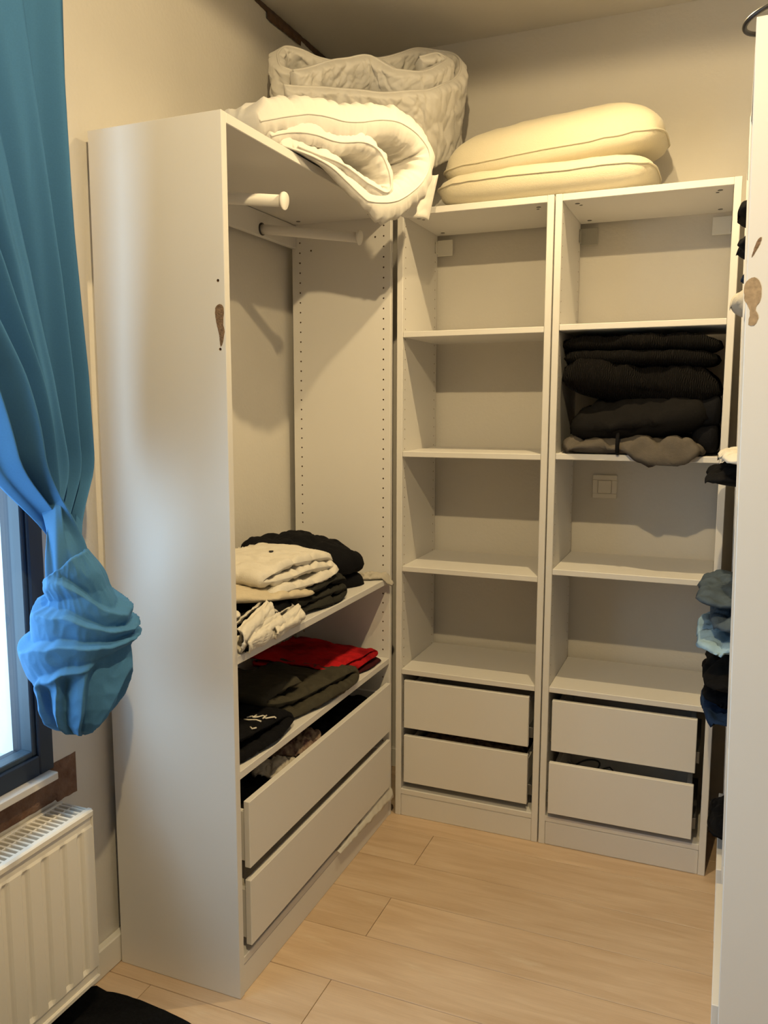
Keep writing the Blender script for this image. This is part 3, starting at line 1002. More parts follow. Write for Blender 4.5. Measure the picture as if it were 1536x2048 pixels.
# ================================================================== curtain
def make_curtain():
    t = thing('tied_curtain', 'blue curtain tied in a big hanging knot beside the window', 'curtain', (0.12, -1.25, 0.72))
    # hanging cloth
    zr = [2.56, 2.40, 2.174, 1.995, 1.856, 1.665, 1.466, 1.259, 1.122, 1.081, 1.02]
    yr = [-1.150, -1.146, -1.142, -1.137, -1.134, -1.128, -1.122, -1.125, -1.160, -1.190, -1.215]
    yl = [-2.05, -1.98, -1.86, -1.75, -1.66, -1.545, -1.455, -1.385, -1.335, -1.318, -1.300]
    zz = np.linspace(2.56, 1.03, 90)
    zr_, yr_, yl_ = np.array(zr[::-1]), np.array(yr[::-1]), np.array(yl[::-1])
    ns = 260
    verts, faces = [], []
    for iz, z in enumerate(zz):
        a, b = np.interp(z, zr_, yr_), np.interp(z, zr_, yl_)
        w = a - b
        conv = max(0.0, min(1.0, (1.75 - z) / 0.7))
        for i in range(ns):
            s = i / (ns - 1)
            ph = 2 * math.pi * (5.6 * s + 0.12 * math.sin(z * 3.1 + s * 5))
            A = 0.024 + 0.016 * conv
            x = 0.066 + A * math.sin(ph) + 0.010 * math.sin(2.3 * ph + z * 2) * (0.5 + s)
            x += 0.010 * nz(s * 6, z * 1.6, 3.0)
            # cloth closes round itself towards the knot
            x += conv ** 2 * (0.030 * math.cos((s - 0.45) * math.pi) - 0.008)
            y = a - w * s + 0.012 * math.cos(ph * 0.5 + z) * (1 - conv) * (0.3 + s) * (s > 0.02)
            # overlapping flap swelling to the window side
            sw_ = math.exp(-((z - 1.40) / 0.20) ** 2) * math.exp(-((s - 0.72) / 0.22) ** 2)
            x += 0.045 * sw_
            k2 = max(0.0, min(1.0, (1.31 - z) / 0.23)); k2 = k2 * k2 * (3 - 2 * k2)
            an = 2 * math.pi * (0.08 + 1.35 * s)
            rr = 0.022 + 0.024 * s + 0.004 * math.sin(ph * 1.7)
            x = x * (1 - k2) + (0.138 + rr * math.cos(an)) * k2
            y = y * (1 - k2) + (-1.280 + rr * 1.2 * math.sin(an)) * k2
            verts.append((x, y, z))
    for i in range(len(zz) - 1):
        for j in range(ns - 1):
            a = i * ns + j
            faces.append((a, a + 1, a + ns + 1, a + ns))
    cl = mesh_obj('curtain_cloth', verts, faces, M_CURT, t, True)
    md = cl.modifiers.new('thickness', 'SOLIDIFY'); md.thickness = 0.0012
    # knot: layers wound round each other
    cx = [(0.140, -1.283, 1.100, 0.043), (0.140, -1.270, 1.065, 0.050), (0.140, -1.256, 1.030, 0.058), (0.140, -1.246, 0.990, 0.083), (0.140, -1.242, 0.954, 0.097),
          (0.140, -1.245, 0.91, 0.103), (0.140, -1.250, 0.871, 0.101), (0.140, -1.255, 0.83, 0.095), (0.140, -1.258, 0.798, 0.086), (0.140, -1.264, 0.765, 0.066), (0.140, -1.263, 0.742, 0.042), (0.140, -1.258, 0.726, 0.010)]
    cxz = np.array(cx)[::-1]
    nzk, na = 150, 240
    zk = np.linspace(1.100, 0.726, nzk)
    verts, faces = [], []
    fwd = math.atan2(-0.92, 0.39)          # side of the knot that turns to the room
    def saw(p):
        f = p - math.floor(p)
        return (f if f < 0.82 else (1 - f) / 0.18 * 0.82) / 0.82
    for iz, z in enumerate([zk[4]] + list(zk)):
        y0 = np.interp(z, cxz[:, 2], cxz[:, 1]); R = np.interp(z, cxz[:, 2], cxz[:, 3]) * (0.62 if iz == 0 else (0.93 if iz == 1 else 1))
        for k in range(na):
            a = 2 * math.pi * k / na
            th = a - fwd
            th = (th + math.pi) % (2 * math.pi) - math.pi
            c, s = math.cos(a), math.sin(a)
            # upper part: bands wound round, rising to one side; lower part: hanging loops
            lat = c * 0.919 + s * 0.395
            # bands fan out from the side where the cloth is pulled through
            phi = math.atan2(z - 0.937, (1.45 - lat) * 0.085)
            p1 = phi * 2.15 + 0.35 * nz(c * 1.1 + 5, s * 1.1, z * 4)
            d1 = saw(p1)
            m = 1 / (1 + math.exp(-(phi + 0.46) / 0.035))
            p2 = lat * 1.9 - (z - 0.83) * 5.0 + 0.5 * nz(c * 1.3, s * 1.3, z * 5 + 7)
            d2 = saw(p2)
            up = 1 / (1 + math.exp(-(z - 1.075) / 0.010))
            dd = (0.024 * (d1 - 0.45) + 0.008) * m * (1 - up) + (0.026 * (d2 - 0.5) - 0.008) * (1 - m)
            dd += 0.004 * nz(c * 2.5, s * 2.5, z * 12) + 0.0015 * ridge(c * 5, s * 5, z * 30)
            rr = max(0.004, R + dd * min(1, R / 0.05))
            tz = max(0.0, min(1.0, (z - 0.98) / 0.12))
            verts.append((0.140 + c * rr, y0 + s * rr * 1.0, z + 0.004 * nz(c * 4, s * 4, z * 9) + (0.032 * lat - 0.012) * tz))
    nzk += 1
    for i in range(nzk - 1):
        for k in range(na):
            k2 = (k + 1) % na
            faces.append((i * na + k, (i + 1) * na + k, (i + 1) * na + k2, i * na + k2))
    faces.append([(nzk - 1) * na + k for k in range(na)][::-1])
    mesh_obj('curtain_knot', verts, faces, M_KNOT, t, True)
    rodt = thing('curtain_rod', 'thin dark curtain rod above the window', 'curtain rod', (0.10, -1.8, 2.56))
    tube('rod', [(0.066, -1.08, 2.565), (0.066, -2.9, 2.565)], 0.011, M_WIRE, rodt, 14)
    each('rod_bracket', [((XL - 0.001, -1.11, 2.548), (0.070, -1.095, 2.556)), ((XL - 0.001, -2.86, 2.548), (0.070, -2.845, 2.556))], M_WIRE, rodt, 0.001)
make_curtain()

# ================================================================== duvets on the wide wardrobe
def duvets():
    O = [(0.312, -0.774, 2.064), (0.336, -0.720, 2.083), (0.375, -0.63, 2.107), (0.424, -0.521, 2.124), (0.477, -0.402, 2.146), (0.51, -0.326, 2.151), (0.535, -0.27, 2.129), (0.548, -0.242, 2.089), (0.537, -0.265, 2.026), (0.514, -0.318, 1.971), (0.49, -0.373, 1.945), (0.455, -0.451, 1.94), (0.424, -0.521, 1.955), (0.389, -0.6, 1.984), (0.363, -0.658, 2.008), (0.338, -0.714, 2.022)]
    I = [(0.325, -0.743, 2.033), (0.347, -0.693, 2.050), (0.375, -0.631, 2.062), (0.411, -0.549, 2.065), (0.445, -0.474, 2.077), (0.469, -0.42, 2.066), (0.482, -0.389, 2.031), (0.488, -0.377, 1.990), (0.481, -0.392, 1.968), (0.458, -0.445, 1.976), (0.434, -0.498, 1.992), (0.409, -0.555, 2.008), (0.38, -0.621, 2.022), (0.359, -0.668, 2.026)]
    t = thing('folded_duvet', 'white duvet folded over in puffy layers, drooping over the wardrobe edge, underneath another', 'duvet', (0.2, -0.35, HT), 'duvets on the wide wardrobe')
    def rest(p, tt):
        # behind the front edge the cloth lies on the wardrobe top
        p = np.array(p)
        zt = HT + 0.004
        if p[2] < zt:
            f = max(0.0, min(1.0, (p[0] - 0.352) / 0.10))
            if p[1] > -0.012: f = 0.0
            p[2] = zt + (p[2] - zt) * f
        p[0] = max(p[0], XL + 0.006)
        return p
    LO = lambda rim, n: [max(0.2, (q[0] - 0.03) / 0.457) for q in smooth_open(rim, n)]
    E = (-0.457, 0.203, 0.0)
    v, f, seam = sheet_mesh(O, E, 0.092, 420, 56, 1, 0.010, 0.010, 0.045, rest, lens=LO(O, 420))
    mesh_obj('duvet_cover', v, f, M_DUV, t, True)
    tube('piping', seam, 0.0028, M_PIPE, t, 6)
    v, f, seam = sheet_mesh(I, E, 0.050, 360, 50, 2, 0.006, 0.008, 0.03, rest, lens=LO(I, 360))
    mesh_obj('inner_fold', v, f, M_DUV, t, True)
    tube('piping', seam, 0.0026, M_PIPE, t, 6)
    # loose corner hanging over the edge of the neighbouring unit
    n, m = 26, 26
    TLc, TRc, BRc, BLc = [np.array(q) for q in ((0.485, -0.220, 2.052), (0.531, -0.100, 2.079), (0.511, -0.130, 1.941), (0.469, -0.330, 1.930))]
    verts, faces = [], []
    for side in (1, -1):
        for i in range(n):
            for j in range(m):
                a, b = i / (n - 1), j / (m - 1)
                p = (TLc * (1 - a) + TRc * a) * (1 - b) + (BLc * (1 - a) + BRc * a) * b
                e = min(a, 1 - a, b, 1 - b) / 0.12
                th = 0.010 * math.sqrt(max(0, 1 - (1 - min(1, e)) ** 2)) + 0.0006
                q = p + np.array((0.35, -0.93, 0.1)) * (side * th + 0.010 * math.sin(a * 7 + b * 2) * (0.4 + b) + 0.006 * nz(a * 5, b * 5, 3) - 0.006)
                verts.append(tuple(q))
    o = n * m
    for i in range(n - 1):
        for j in range(m - 1):
            k = i * m + j
            faces.append((k, k + m, k + m + 1, k + 1))
            faces.append((o + k, o + k + 1, o + k + m + 1, o + k + m))
    for i in range(n - 1):
        k = i * m; faces.append((k, o + k, o + k + m, k + m))
        k = i * m + m - 1; faces.append((k, k + m, o + k + m, o + k))
    for j in range(m - 1):
        k = j; faces.append((k, k + 1, o + k + 1, o + k))
        k = (n - 1) * m + j; faces.append((k, o + k, o + k + 1, k + 1))
    mesh_obj('loose_corner', verts, faces, M_DUV, t, True)

    Up = [(0.162, -0.267, 2.358), (0.109, -0.291, 2.373), (0.077, -0.258, 2.425), (0.081, -0.213, 2.463), (0.126, -0.183, 2.459), (0.187, -0.172, 2.428), (0.244, -0.14, 2.418), (0.299, -0.074, 2.44), (0.352, 0.004, 2.476), (0.407, 0.086, 2.512), (0.468, 0.139, 2.519), (0.516, 0.141, 2.488), (0.537, 0.093, 2.431), (0.512, 0.005, 2.368), (0.455, -0.082, 2.327), (0.38, -0.156, 2.311), (0.301, -0.216, 2.31), (0.233, -0.27, 2.307), (0.18, -0.315, 2.303), (0.147, -0.341, 2.301)]
    U2 = [(0.161, -0.311, 2.319), (0.2, -0.249, 2.349), (0.247, -0.174, 2.385), (0.302, -0.109, 2.407), (0.344, -0.097, 2.389), (0.389, -0.091, 2.364), (0.443, -0.049, 2.365), (0.48, 0.012, 2.396), (0.493, 0.062, 2.432), (0.463, 0.062, 2.452), (0.424, 0.006, 2.428)]
    t2 = thing('folded_duvet', 'white duvet bundled into a curled double loop, on top of the other duvet', 'duvet', (0.3, -0.05, 2.25), 'duvets on the wide wardrobe')
    def keep(p, tt):
        p = np.array(p)
        p[0] = max(p[0], XL + 0.006)
        p[1] = min(p[1], YB - 0.006)
        return p
    E2 = (-0.055, 0.13, -0.20)
    RU = smooth_open(Up, 440)
    ln = []
    for q in RU:      # only the outer loop hangs down behind; the front strand rests on the duvet below
        k = max(0.0, min(1.0, (q[0] - 0.40) / 0.10)) if q[2] > 2.33 else max(0.0, min(1.0, (q[0] - 0.44) / 0.07))
        ln.append(0.48 + 0.52 * k * k * (3 - 2 * k))
    v, f, seam = sheet_mesh(Up, E2, 0.040, 440, 36, 5, 0.010, 0.009, 0.025, keep, lens=ln)
    mesh_obj('duvet_cover', v, f, M_DUV, t2, True)
    tube('piping', seam, 0.0034, M_PIPE, t2, 6)
    U2 = [(x + 0.012, y - 0.020, z + 0.022) for x, y, z in U2]
    v, f, seam = sheet_mesh(U2, E2, 0.056, 320, 32, 6, 0.009, 0.011, 0.028, keep, lens=[0.5] * 320)
    mesh_obj('inner_fold', v, f, M_DUV, t2, True)
    tube('piping', seam, 0.0034, M_PIPE, t2, 6)
duvets()

# ================================================================== pillows
def pillow(name, label, cx, cy, lx, ly, z0, h, tx, ty, seed, pn=3.2, seamf=0.5, dome=1.0, corner=1.0, flatb=0.0):
    t = thing(name, label, 'pillow', (cx, cy, z0), 'pillows on the end units')
    ns, nr = 160, 22
    ol = []
    for k in range(ns):
        a = 2 * math.pi * k / ns
        c, s = math.cos(a), math.sin(a)
        e = 2 / 5.0
        x = lx / 2 * math.copysign(abs(c) ** e, c)
        y = ly / 2 * math.copysign(abs(s) ** e, s)
        kk = corner * 0.012 * (abs(math.sin(2 * a)) ** 6)
        ol.append((x * (1 + kk), y * (1 + kk)))
    verts, faces, rings = [], [], []
    seam = []
    for side in (1, -1):
        rs = [(r / (nr - 1)) ** 0.7 for r in range(nr)]
        for r in (rs if side == 1 else rs[-2::-1]):
            f = max(0.0, 1 - r ** pn) ** (0.5)
            ring = []
            for i in range(ns if r > 0 else 1):
                x, y = ol[i][0] * r, ol[i][1] * r
                zz = z0 + h * seamf
                up = h * (1 - seamf) * f * dome
                dn = h * seamf * f * (1 - flatb * 0.0)
                w = 0.006 * nz(x * 6, y * 6, seed) + 0.003 * ridge(x * 12, y * 12, seed + 3)
                z = zz + (up if side == 1 else -dn) + w * (1 if side == 1 else 0.3)
                z += tx * x + ty * y
                ring.append(len(verts))
                verts.append((cx + x, cy + y, z))
                if side == 1 and r == rs[-1]:
                    seam.append((cx + x * 1.002, cy + y * 1.002, z))
            rings.append(ring)
    for a, b in zip(rings[:-1], rings[1:]):
        if len(a) == 1:
            for i in range(ns): faces.append((a[0], b[i], b[(i + 1) % ns]))
        elif len(b) == 1:
            for i in range(ns): faces.append((b[0], a[(i + 1) % ns], a[i]))
        else:
            for i in range(ns):
                j = (i + 1) % ns
                faces.append((a[i], b[i], b[j], a[j]))
    mesh_obj('pillow_cover', verts, faces, M_PIL, t, True)
    tube('piping', seam, 0.0030, M_PIL, t, 6, closed=True)
    return t
pillow('flat_pillow', 'flat cream pillow lying directly on top of the two narrow units', 0.800, 0.178, 0.655, 0.372, HT + 0.001, 0.100, 0.012, 0.0, 2, 7.0, 0.62, 1.0)
pillow('plump_pillow', 'plump cream pillow lying on the flat pillow, bulging on one side', 0.815, 0.195, 0.665, 0.335, 2.098, 0.182, 0.078, 0.05, 7, 3.0, 0.32, 1.0, 2.0)

# ================================================================== clothes, upper shelf of the wide wardrobe
S1, S2 = 0.837, 0.561
G1, G2 = 'clothes on the upper shelf', 'clothes on the lower shelf'
garment('folded_sweater', 'thick black folded sweater at the back of the upper shelf', 'sweater',
        [(0.02, -0.40), (0.10, -0.43), (0.24, -0.36), (0.305, -0.22), (0.300, -0.12), (0.18, -0.07), (0.06, -0.08), (0.015, -0.20)], S1, 0.135, C_BLACK, G1, layers=2, seed=1, wr=0.008, tilt=(-0.16, -0.05), dome=0.22, jit=0.012)
Z0 = S1 + 0.012
folded('folded_trousers', 'dark olive folded trousers under the off-white shirt', 'trousers',
       [(0.325, -0.62, Z0), (0.345, -0.50, Z0), (0.350, -0.385, Z0), (0.345, -0.352, Z0 + 0.012), (0.345, -0.385, Z0 + 0.026), (0.335, -0.52, Z0 + 0.026),
        (0.325, -0.60, Z0 + 0.030), (0.318, -0.622, Z0 + 0.040), (0.325, -0.58, Z0 + 0.050), (0.340, -0.45, Z0 + 0.054), (0.338, -0.37, Z0 + 0.050), (0.335, -0.345, Z0 + 0.038)],
       (-0.27, 0.03, 0.004), 0.026, C_OLIVE, G1, S1, seed=2, wr=0.006, gather=0.004)
Z0 = S1 + 0.084
sh = folded('folded_shirt', 'off-white folded shirt with one black button, on the olive trousers', 'shirt',
       [(0.300, -0.71, Z0 - 0.002), (0.325, -0.60, Z0), (0.340, -0.45, Z0 + 0.002), (0.338, -0.395, Z0 + 0.010), (0.330, -0.43, Z0 + 0.026), (0.315, -0.56, Z0 + 0.028),
        (0.290, -0.70, Z0 + 0.026), (0.280, -0.735, Z0 + 0.036), (0.285, -0.68, Z0 + 0.050), (0.305, -0.55, Z0 + 0.058), (0.318, -0.44, Z0 + 0.052), (0.315, -0.395, Z0 + 0.034)],
       (-0.24, 0.03, 0.012), 0.026, C_WHITE, G1, S1, seed=3, wr=0.007, gather=0.006)
disc_stack('button', [((0.205, -0.560, top_z(sh, 0.205, -0.560)), 'z', 0.0065, 0.005)], M_WIRE, sh, 14)
garment('folded_cloth', 'black garment crumpled beneath the long beige one', 'clothing',
        [(0.04, -0.96), (0.18, -0.97), (0.30, -0.94), (0.325, -0.80), (0.32, -0.66), (0.27, -0.58), (0.14, -0.62), (0.05, -0.78)], S1, 0.062, C_BLACK, G1, layers=2, seed=4, wr=0.007, jit=0.012)
garment('folded_sleeve', 'long beige garment lying across the black one', 'clothing',
        [(0.10, -0.955), (0.22, -0.96), (0.29, -0.80), (0.335, -0.62), (0.335, -0.565), (0.30, -0.56), (0.22, -0.66), (0.12, -0.80)], S1 + 0.078, 0.030, C_BEIGE, G1, layers=1, seed=5, wr=0.005, freq=12, tilt=(-0.10, -0.10), floor_z=S1 + 0.004, p=4)
garment('crumpled_cloth', 'off-white cloth flap lying over the edge of the black garment', 'clothing',
        [(0.25, -0.975), (0.31, -0.96), (0.325, -0.92), (0.30, -0.885), (0.25, -0.91)], S1 + 0.070, 0.016, C_WHITE, G1, seed=6, wr=0.004, p=3, nseg=48, nring=9)
def sleeve(label, c, w, h, E, seed):
    n = 9
    rim = []
    for k in range(n):       # flattened tube, cuff end first
        a = math.pi * (0.62 + 1.86 * k / (n - 1))
        rim.append((c[0] + w / 2 * math.cos(a), c[1] - 0.02 * math.cos(a), c[2] + h / 2 * math.sin(a) + 0.004 * math.sin(a * 3 + seed)))
    return folded('crumpled_sleeve', label, 'clothing', rim, E, 0.010, C_WHITE, G1, S1, seed=seed, wr=0.004, gather=0.005, n_s=150, n_t=30)
sleeve('off-white rolled sleeve at the shelf edge by the side panel', (0.300, -0.755, S1 + 0.055), 0.060, 0.050, (0.035, -0.205, -0.020), 7)
sleeve('off-white crumpled sleeve between the rolled sleeve and the folded one', (0.332, -0.750, S1 + 0.028), 0.046, 0.040, (0.012, -0.190, -0.006), 8)
sleeve('off-white sleeve end with square cuff lying on bare shelf', (0.328, -0.648, S1 + 0.023), 0.060, 0.034, (0.018, -0.170, -0.004), 9)
def sock_warp(x, y, z):
    if x > 0.345:
        z -= (x - 0.345) * 1.2
    return x, y, z
garment('crumpled_cloth', 'small pale grey cloth hanging over the shelf end beside the end unit', 'clothing',
        [(0.20, -0.10), (0.28, -0.12), (0.345, -0.085), (0.372, -0.055), (0.368, -0.028), (0.33, -0.030), (0.25, -0.035)], S1 + 0.001, 0.020, C_GREYL, G1, seed=10, wr=0.005, freq=24, p=3, nseg=60, warp=sock_warp)

# lower shelf
garment('folded_shirt', 'dark maroon folded shirt under the red one', 'shirt',
        [(0.03, -0.42), (0.16, -0.44), (0.30, -0.30), (0.343, -0.12), (0.330, -0.055), (0.18, -0.05), (0.05, -0.08), (0.02, -0.24)], S2, 0.016, C_MAROON, G2, seed=11, wr=0.003)
M_RED = mk('red_print_jersey', (0.60, 0.016, 0.02), 0.9, vscale=11, color2=(0.22, 0.006, 0.010), bump=0.1, bscale=200, spec=0.1)
Z0 = S2 + 0.026
folded('folded_shirt', 'red folded shirt with a dark print on the lower shelf', 'shirt',
       [(0.310, -0.36, Z0), (0.325, -0.24, Z0), (0.335, -0.12, Z0), (0.330, -0.080, Z0 + 0.008), (0.325, -0.11, Z0 + 0.019), (0.312, -0.24, Z0 + 0.021), (0.300, -0.36, Z0 + 0.021)],
       (-0.29, 0.0, 0.012), 0.018, M_RED, G2, S2 + 0.012, seed=12, wr=0.006, gather=0.005)
Z0 = S2 + 0.013
folded('folded_shirt', 'olive grey folded shirt with sleeve hanging to the shelf edge', 'shirt',
       [(0.318, -0.66, Z0), (0.345, -0.55, Z0), (0.362, -0.42, Z0 + 0.001), (0.362, -0.33, Z0 + 0.003), (0.352, -0.290, Z0 + 0.014), (0.345, -0.33, Z0 + 0.027), (0.335, -0.45, Z0 + 0.030),
        (0.312, -0.58, Z0 + 0.030), (0.285, -0.67, Z0 + 0.036), (0.262, -0.70, Z0 + 0.048), (0.275, -0.64, Z0 + 0.060), (0.292, -0.56, Z0 + 0.066)],
       (-0.27, 0.02, 0.004), 0.024, C_OLIVE2, G2, S2, seed=13, wr=0.008, gather=0.007)
Z0 = S2 + 0.013
ts = folded('folded_shirt', 'black folded t-shirt with a small white print on the chest', 'shirt',
       [(0.330, -0.965, Z0), (0.345, -0.87, Z0), (0.348, -0.76, Z0), (0.340, -0.690, Z0 + 0.010), (0.330, -0.72, Z0 + 0.026), (0.325, -0.82, Z0 + 0.032), (0.325, -0.90, Z0 + 0.040), (0.325, -0.965, Z0 + 0.050)],
       (-0.28, 0.01, 0.006), 0.026, C_BLACK, G2, S2, seed=14, wr=0.006, gather=0.004)
def print_marks():
    rng = random.Random(3)
    v, f = [], []
    PX, PY = 0.262, -0.800
    strokes = [[(PX + 0.0055 * k, PY + 0.010 * math.sin(k * 1.25) + 0.0022 * k, 0) for k in range(13)],
               [(PX + 0.006, PY - 0.024, 0), (PX + 0.022, PY - 0.030, 0), (PX + 0.040, PY - 0.022, 0), (PX + 0.056, PY - 0.026, 0)],
               [(PX + 0.015, PY + 0.022, 0), (PX + 0.020, PY - 0.004, 0)], [(PX + 0.040, PY + 0.030, 0), (PX + 0.044, PY + 0.004, 0)],
               [(PX + 0.044, PY - 0.058, 0), (PX + 0.054, PY - 0.066, 0), (PX + 0.060, PY - 0.056, 0)]]
    return strokes
for st in print_marks():
    tube('chest_print', [(a, b, top_z(ts, a, b)) for a, b, c in st], 0.0022, C_WHITE, ts, 5)

# contents of the drawers
GD = 'clothes inside the drawers'
garment('crumpled_cloth', 'dark clothes bundle inside the upper wide drawer', 'clothing', rot_box(0.19, -0.70, 0.27, 0.45), 0.342, 0.110, C_CHAR, GD, layers=2, seed=21, wr=0.010)
garment('crumpled_cloth', 'brown patterned cloth in the upper wide drawer', 'clothing', [(0.24, -0.66), (0.33, -0.64), (0.335, -0.52), (0.30, -0.47), (0.22, -0.50)], 0.452, 0.040, C_BROWNP, GD, seed=22, wr=0.010, freq=22, p=2.5, floor_z=0.342)
garment('crumpled_cloth', 'pale patterned scarf next to the brown cloth in the upper wide drawer', 'clothing', [(0.26, -0.78), (0.335, -0.77), (0.335, -0.67), (0.27, -0.66)], 0.452, 0.030, C_GREYL, GD, seed=23, wr=0.010, freq=22, p=2.5)
garment('crumpled_cloth', 'black clothes at the far end of the upper wide drawer', 'clothing', rot_box(0.19, -0.26, 0.27, 0.37), 0.342, 0.105, C_BLACK, GD, layers=2, seed=24, wr=0.010)
garment('crumpled_cloth', 'pale grey cloth filling the lower wide drawer', 'clothing', rot_box(0.20, -0.50, 0.275, 0.84), 0.145, 0.130, C_GREYL, GD, layers=2, seed=25, wr=0.008)
garment('crumpled_cloth', 'pale striped cloth in the lower drawer of the corner unit', 'clothing', rot_box(0.60, 0.15, 0.36, 0.22), 0.148, 0.115, C_BROWNP, GD, layers=2, seed=26, wr=0.010)
ring = [(0.985 + 0.045 * math.cos(a) + 0.006 * math.sin(3 * a), 0.055 + 0.035 * math.sin(a), 0.262 + 0.012 * math.sin(2 * a)) for a in np.linspace(0, 2 * math.pi * 1.8, 50)]
cb = tube('coiled_cable', ring + [(1.06, 0.10, 0.25), (1.10, 0.12, 0.20), (1.12, 0.14, 0.150)], 0.0028, M_WIRE, None, 6, origin=(1.0, 0.08, 0.15))
tag(cb, 'thin black cable coiled in the pulled-out lower drawer', 'cable')
def plastic_strip():
    v, f = [], []
    n, m = 60, 7
    for i in range(n):
        s = i / (n - 1)
        y = -0.46 + 0.44 * s
        for j in range(m):
            b = j / (m - 1)
            x = 0.352 + 0.014 * b + 0.003 * nz(s * 20, b * 3, 1)
            z = 0.0965 + 0.003 + (1 - b) * 0.016 * s + 0.006 * nz(s * 14, b * 2, 4) * (0.4 + s) - b * b * 0.022 * (0.3 + s)
            if x < 0.351: z = max(z, 0.0972)
            v.append((x, y, z))
    for i in range(n - 1):
        for j in range(m - 1):
            a = i * m + j
            f.append((a, a + 1, a + m + 1, a + m))
    o = mesh_obj('plastic_strip', v, f, M_PLAST, None, True, (0.355, -0.24, 0.097))
    md = o.modifiers.new('thickness', 'SOLIDIFY'); md.thickness = 0.001
    tag(o, 'crumpled white plastic strip poking out below the lower wide drawer', 'plastic')
plastic_strip()

# ================================================================== dark pile in the right narrow unit
G3 = 'dark clothes in the shelf unit'
SB = 1.256
def hang(x, y, z):
    if y < 0.0:
        w = max(0.0, min(1.0, (x - 1.04) / 0.08)) * max(0.0, min(1.0, (1.30 - x) / 0.05))
        d = -y
        z = z - d * 1.15 * w
        y = y * (1 - 0.45 * w)
    return x, y, z
tr = garment('folded_trousers', 'grey folded trousers with a black strap at the bottom of the dark pile', 'trousers',
        [(0.892, 0.03), (0.96, -0.012), (1.08, -0.020), (1.16, -0.045), (1.24, -0.045), (1.285, -0.02), (1.30, 0.10), (1.29, 0.28), (1.10, 0.31), (0.93, 0.30), (0.886, 0.18)], SB, 0.060, C_GREY, G3, layers=1, seed=31, wr=0.010, p=6, warp=hang, jit=0.008)
tube('strap', [(1.058, 0.06, SB + 0.0685), (1.058, 0.01, SB + 0.066), (1.058, -0.014, SB + 0.055), (1.058, -0.022, SB + 0.032), (1.058, -0.016, SB + 0.010), (1.058, -0.006, SB + 0.004)], 0.0055, C_BLACK, tr, 8)
garment('folded_sweater', 'charcoal folded sweater lying on the grey trousers', 'sweater',
        [(0.915, 0.05), (1.00, -0.002), (1.14, -0.012), (1.28, -0.006), (1.315, 0.06), (1.315, 0.28), (1.12, 0.31), (0.93, 0.29)], SB + 0.050, 0.112, C_CHAR, G3, layers=1, seed=32, wr=0.012, p=5, dome=0.22, tilt=(0.12, 0), jit=0.010, floor_z=SB + 0.045)
garment('folded_sweater', 'black garment squeezed at the side of the pile beside the grey trousers', 'sweater',
        [(1.262, 0.035), (1.315, 0.012), (1.331, 0.08), (1.330, 0.28), (1.29, 0.30), (1.262, 0.16)], SB + 0.010, 0.16, C_BLACK, G3, layers=2, seed=33, wr=0.006, floor_z=SB)
garment('folded_sweater', 'black cable-knit sweater bulging in the middle of the pile', 'sweater',
        [(0.884, 0.03), (0.96, -0.012), (1.10, -0.012), (1.24, 0.004), (1.32, 0.02), (1.330, 0.15), (1.32, 0.29), (1.10, 0.32), (0.89, 0.30)], SB + 0.155, 0.125, C_KNIT, G3, layers=1, seed=34, wr=0.010, p=4, dome=0.12, tilt=(-0.10, 0), floor_z=SB + 0.10)
garment('folded_sweater', 'black knitted cardigan crammed under the shelf on top of the pile', 'sweater',
        [(0.895, 0.05), (1.00, 0.01), (1.15, -0.006), (1.27, 0.004), (1.315, 0.05), (1.310, 0.24), (1.20, 0.31), (1.00, 0.32), (0.90, 0.28)], SB + 0.262, 0.088, C_KNIT, G3, layers=2, seed=35, wr=0.006, jit=0.016, dome=0.05, tilt=(-0.03, 0), floor_z=SB + 0.22)

# ================================================================== clothes bulging out of the units on the right
G4 = 'clothes bulging from the units on the right'
def bulge(name, label, cat, x0, x1, y0, y1, z0, z1, mat, seed, wr=0.008, group=G4, p=2.6):
    pts = [(x0 + 0.012, y0), (x0, (y0 + y1) / 2), (x0 + 0.012, y1), ((x0 + x1) / 2, y1 + 0.01), (x1, y1), (x1 + 0.004, (y0 + y1) / 2), (x1, y0), ((x0 + x1) / 2, y0 - 0.006)]
    return garment(name, label, cat, pts, z0, z1 - z0, mat, group, seed=seed, wr=wr, freq=16, p=p, nseg=110, nring=20)
bulge('folded_cloth', 'black garment hanging out of the right unit under a white one', 'clothing', 1.312, 1.60, -0.42, -0.10, 1.203, 1.262, C_BLACK, 41)
bulge('folded_cloth', 'white garment on the black one in the right unit', 'clothing', 1.338, 1.60, -0.47, -0.16, 1.258, 1.300, C_WHITE, 42)
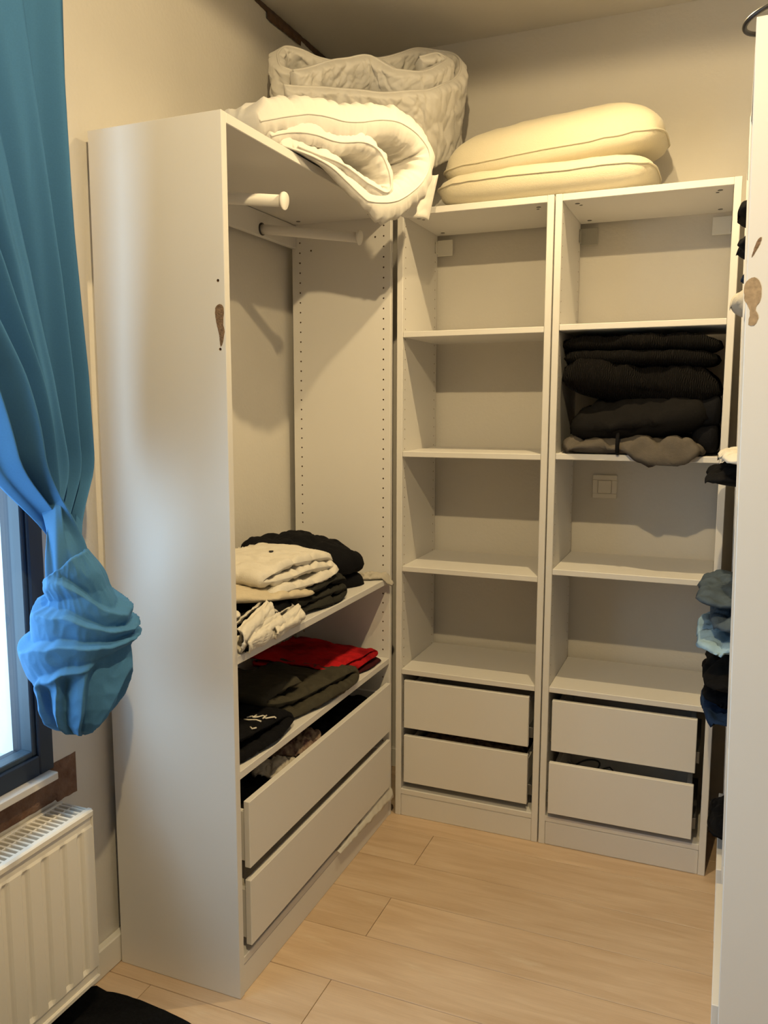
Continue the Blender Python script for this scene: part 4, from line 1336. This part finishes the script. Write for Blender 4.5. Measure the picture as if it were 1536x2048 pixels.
bulge('folded_jeans', 'grey-blue jeans sticking out of the right unit on top of the pile', 'jeans', 1.300, 1.60, -0.42, -0.10, 0.905, 0.965, C_DENIM, 43)
bulge('folded_jeans', 'dark grey jeans under the grey-blue pair in the right unit', 'jeans', 1.335, 1.60, -0.46, -0.14, 0.855, 0.908, C_DENIM, 44)
bulge('folded_cloth', 'light blue fleece in the right unit', 'clothing', 1.305, 1.60, -0.46, -0.12, 0.803, 0.856, C_LBLUE, 45)
bulge('folded_cloth', 'dark grey sweater bulging below the light blue fleece', 'clothing', 1.330, 1.60, -0.46, -0.10, 0.705, 0.778, C_CHAR, 46)
bulge('folded_cloth', 'black shirt below the dark grey sweater in the right unit', 'clothing', 1.325, 1.60, -0.40, -0.06, 0.668, 0.706, C_BLACK, 47)
bulge('folded_cloth', 'navy shirt at the bottom of the stuffed shelf in the right unit', 'clothing', 1.325, 1.60, -0.44, -0.08, 0.622, 0.669, C_NAVY, 48)
bulge('crumpled_cloth', 'black sock sticking out low down in the right unit', 'clothing', 1.352, 1.50, -0.40, -0.20, 0.3305, 0.365, C_BLACK, 49)
bulge('folded_cloth', 'black folded jacket high up in the right unit', 'clothing', 1.347, 1.60, -0.48, -0.30, 1.802, 1.872, C_BLACK, 50)
bulge('folded_cloth', 'black folded trousers below the black jacket in the right unit', 'clothing', 1.345, 1.60, -0.48, -0.30, 1.728, 1.802, C_BLACK, 51)
bulge('folded_cloth', 'dark blue folded trousers under the black pair high in the right unit', 'clothing', 1.362, 1.60, -0.48, -0.28, 1.669, 1.729, C_NAVY, 53)
bulge('white_cap', 'white and grey cap hanging from the upper shelf of the right unit', 'cap', 1.343, 1.45, -0.46, -0.34, 1.602, 1.670, C_GREYL, 52)
# wire hoop lying on top of the nearest unit
hoop = tube('wire_hoop', [(1.388 + 0.052 * math.cos(a), -0.965 + 0.040 * math.sin(a), 2.028 + 0.012 * math.cos(a + 0.6)) for a in np.linspace(0, 2 * math.pi, 40, endpoint=False)], 0.004, M_WIRE, None, 8, closed=True, origin=(1.385, -0.965, 2.014))
tag(hoop, 'black wire hoop lying on top of the chipped wardrobe unit', 'wire')
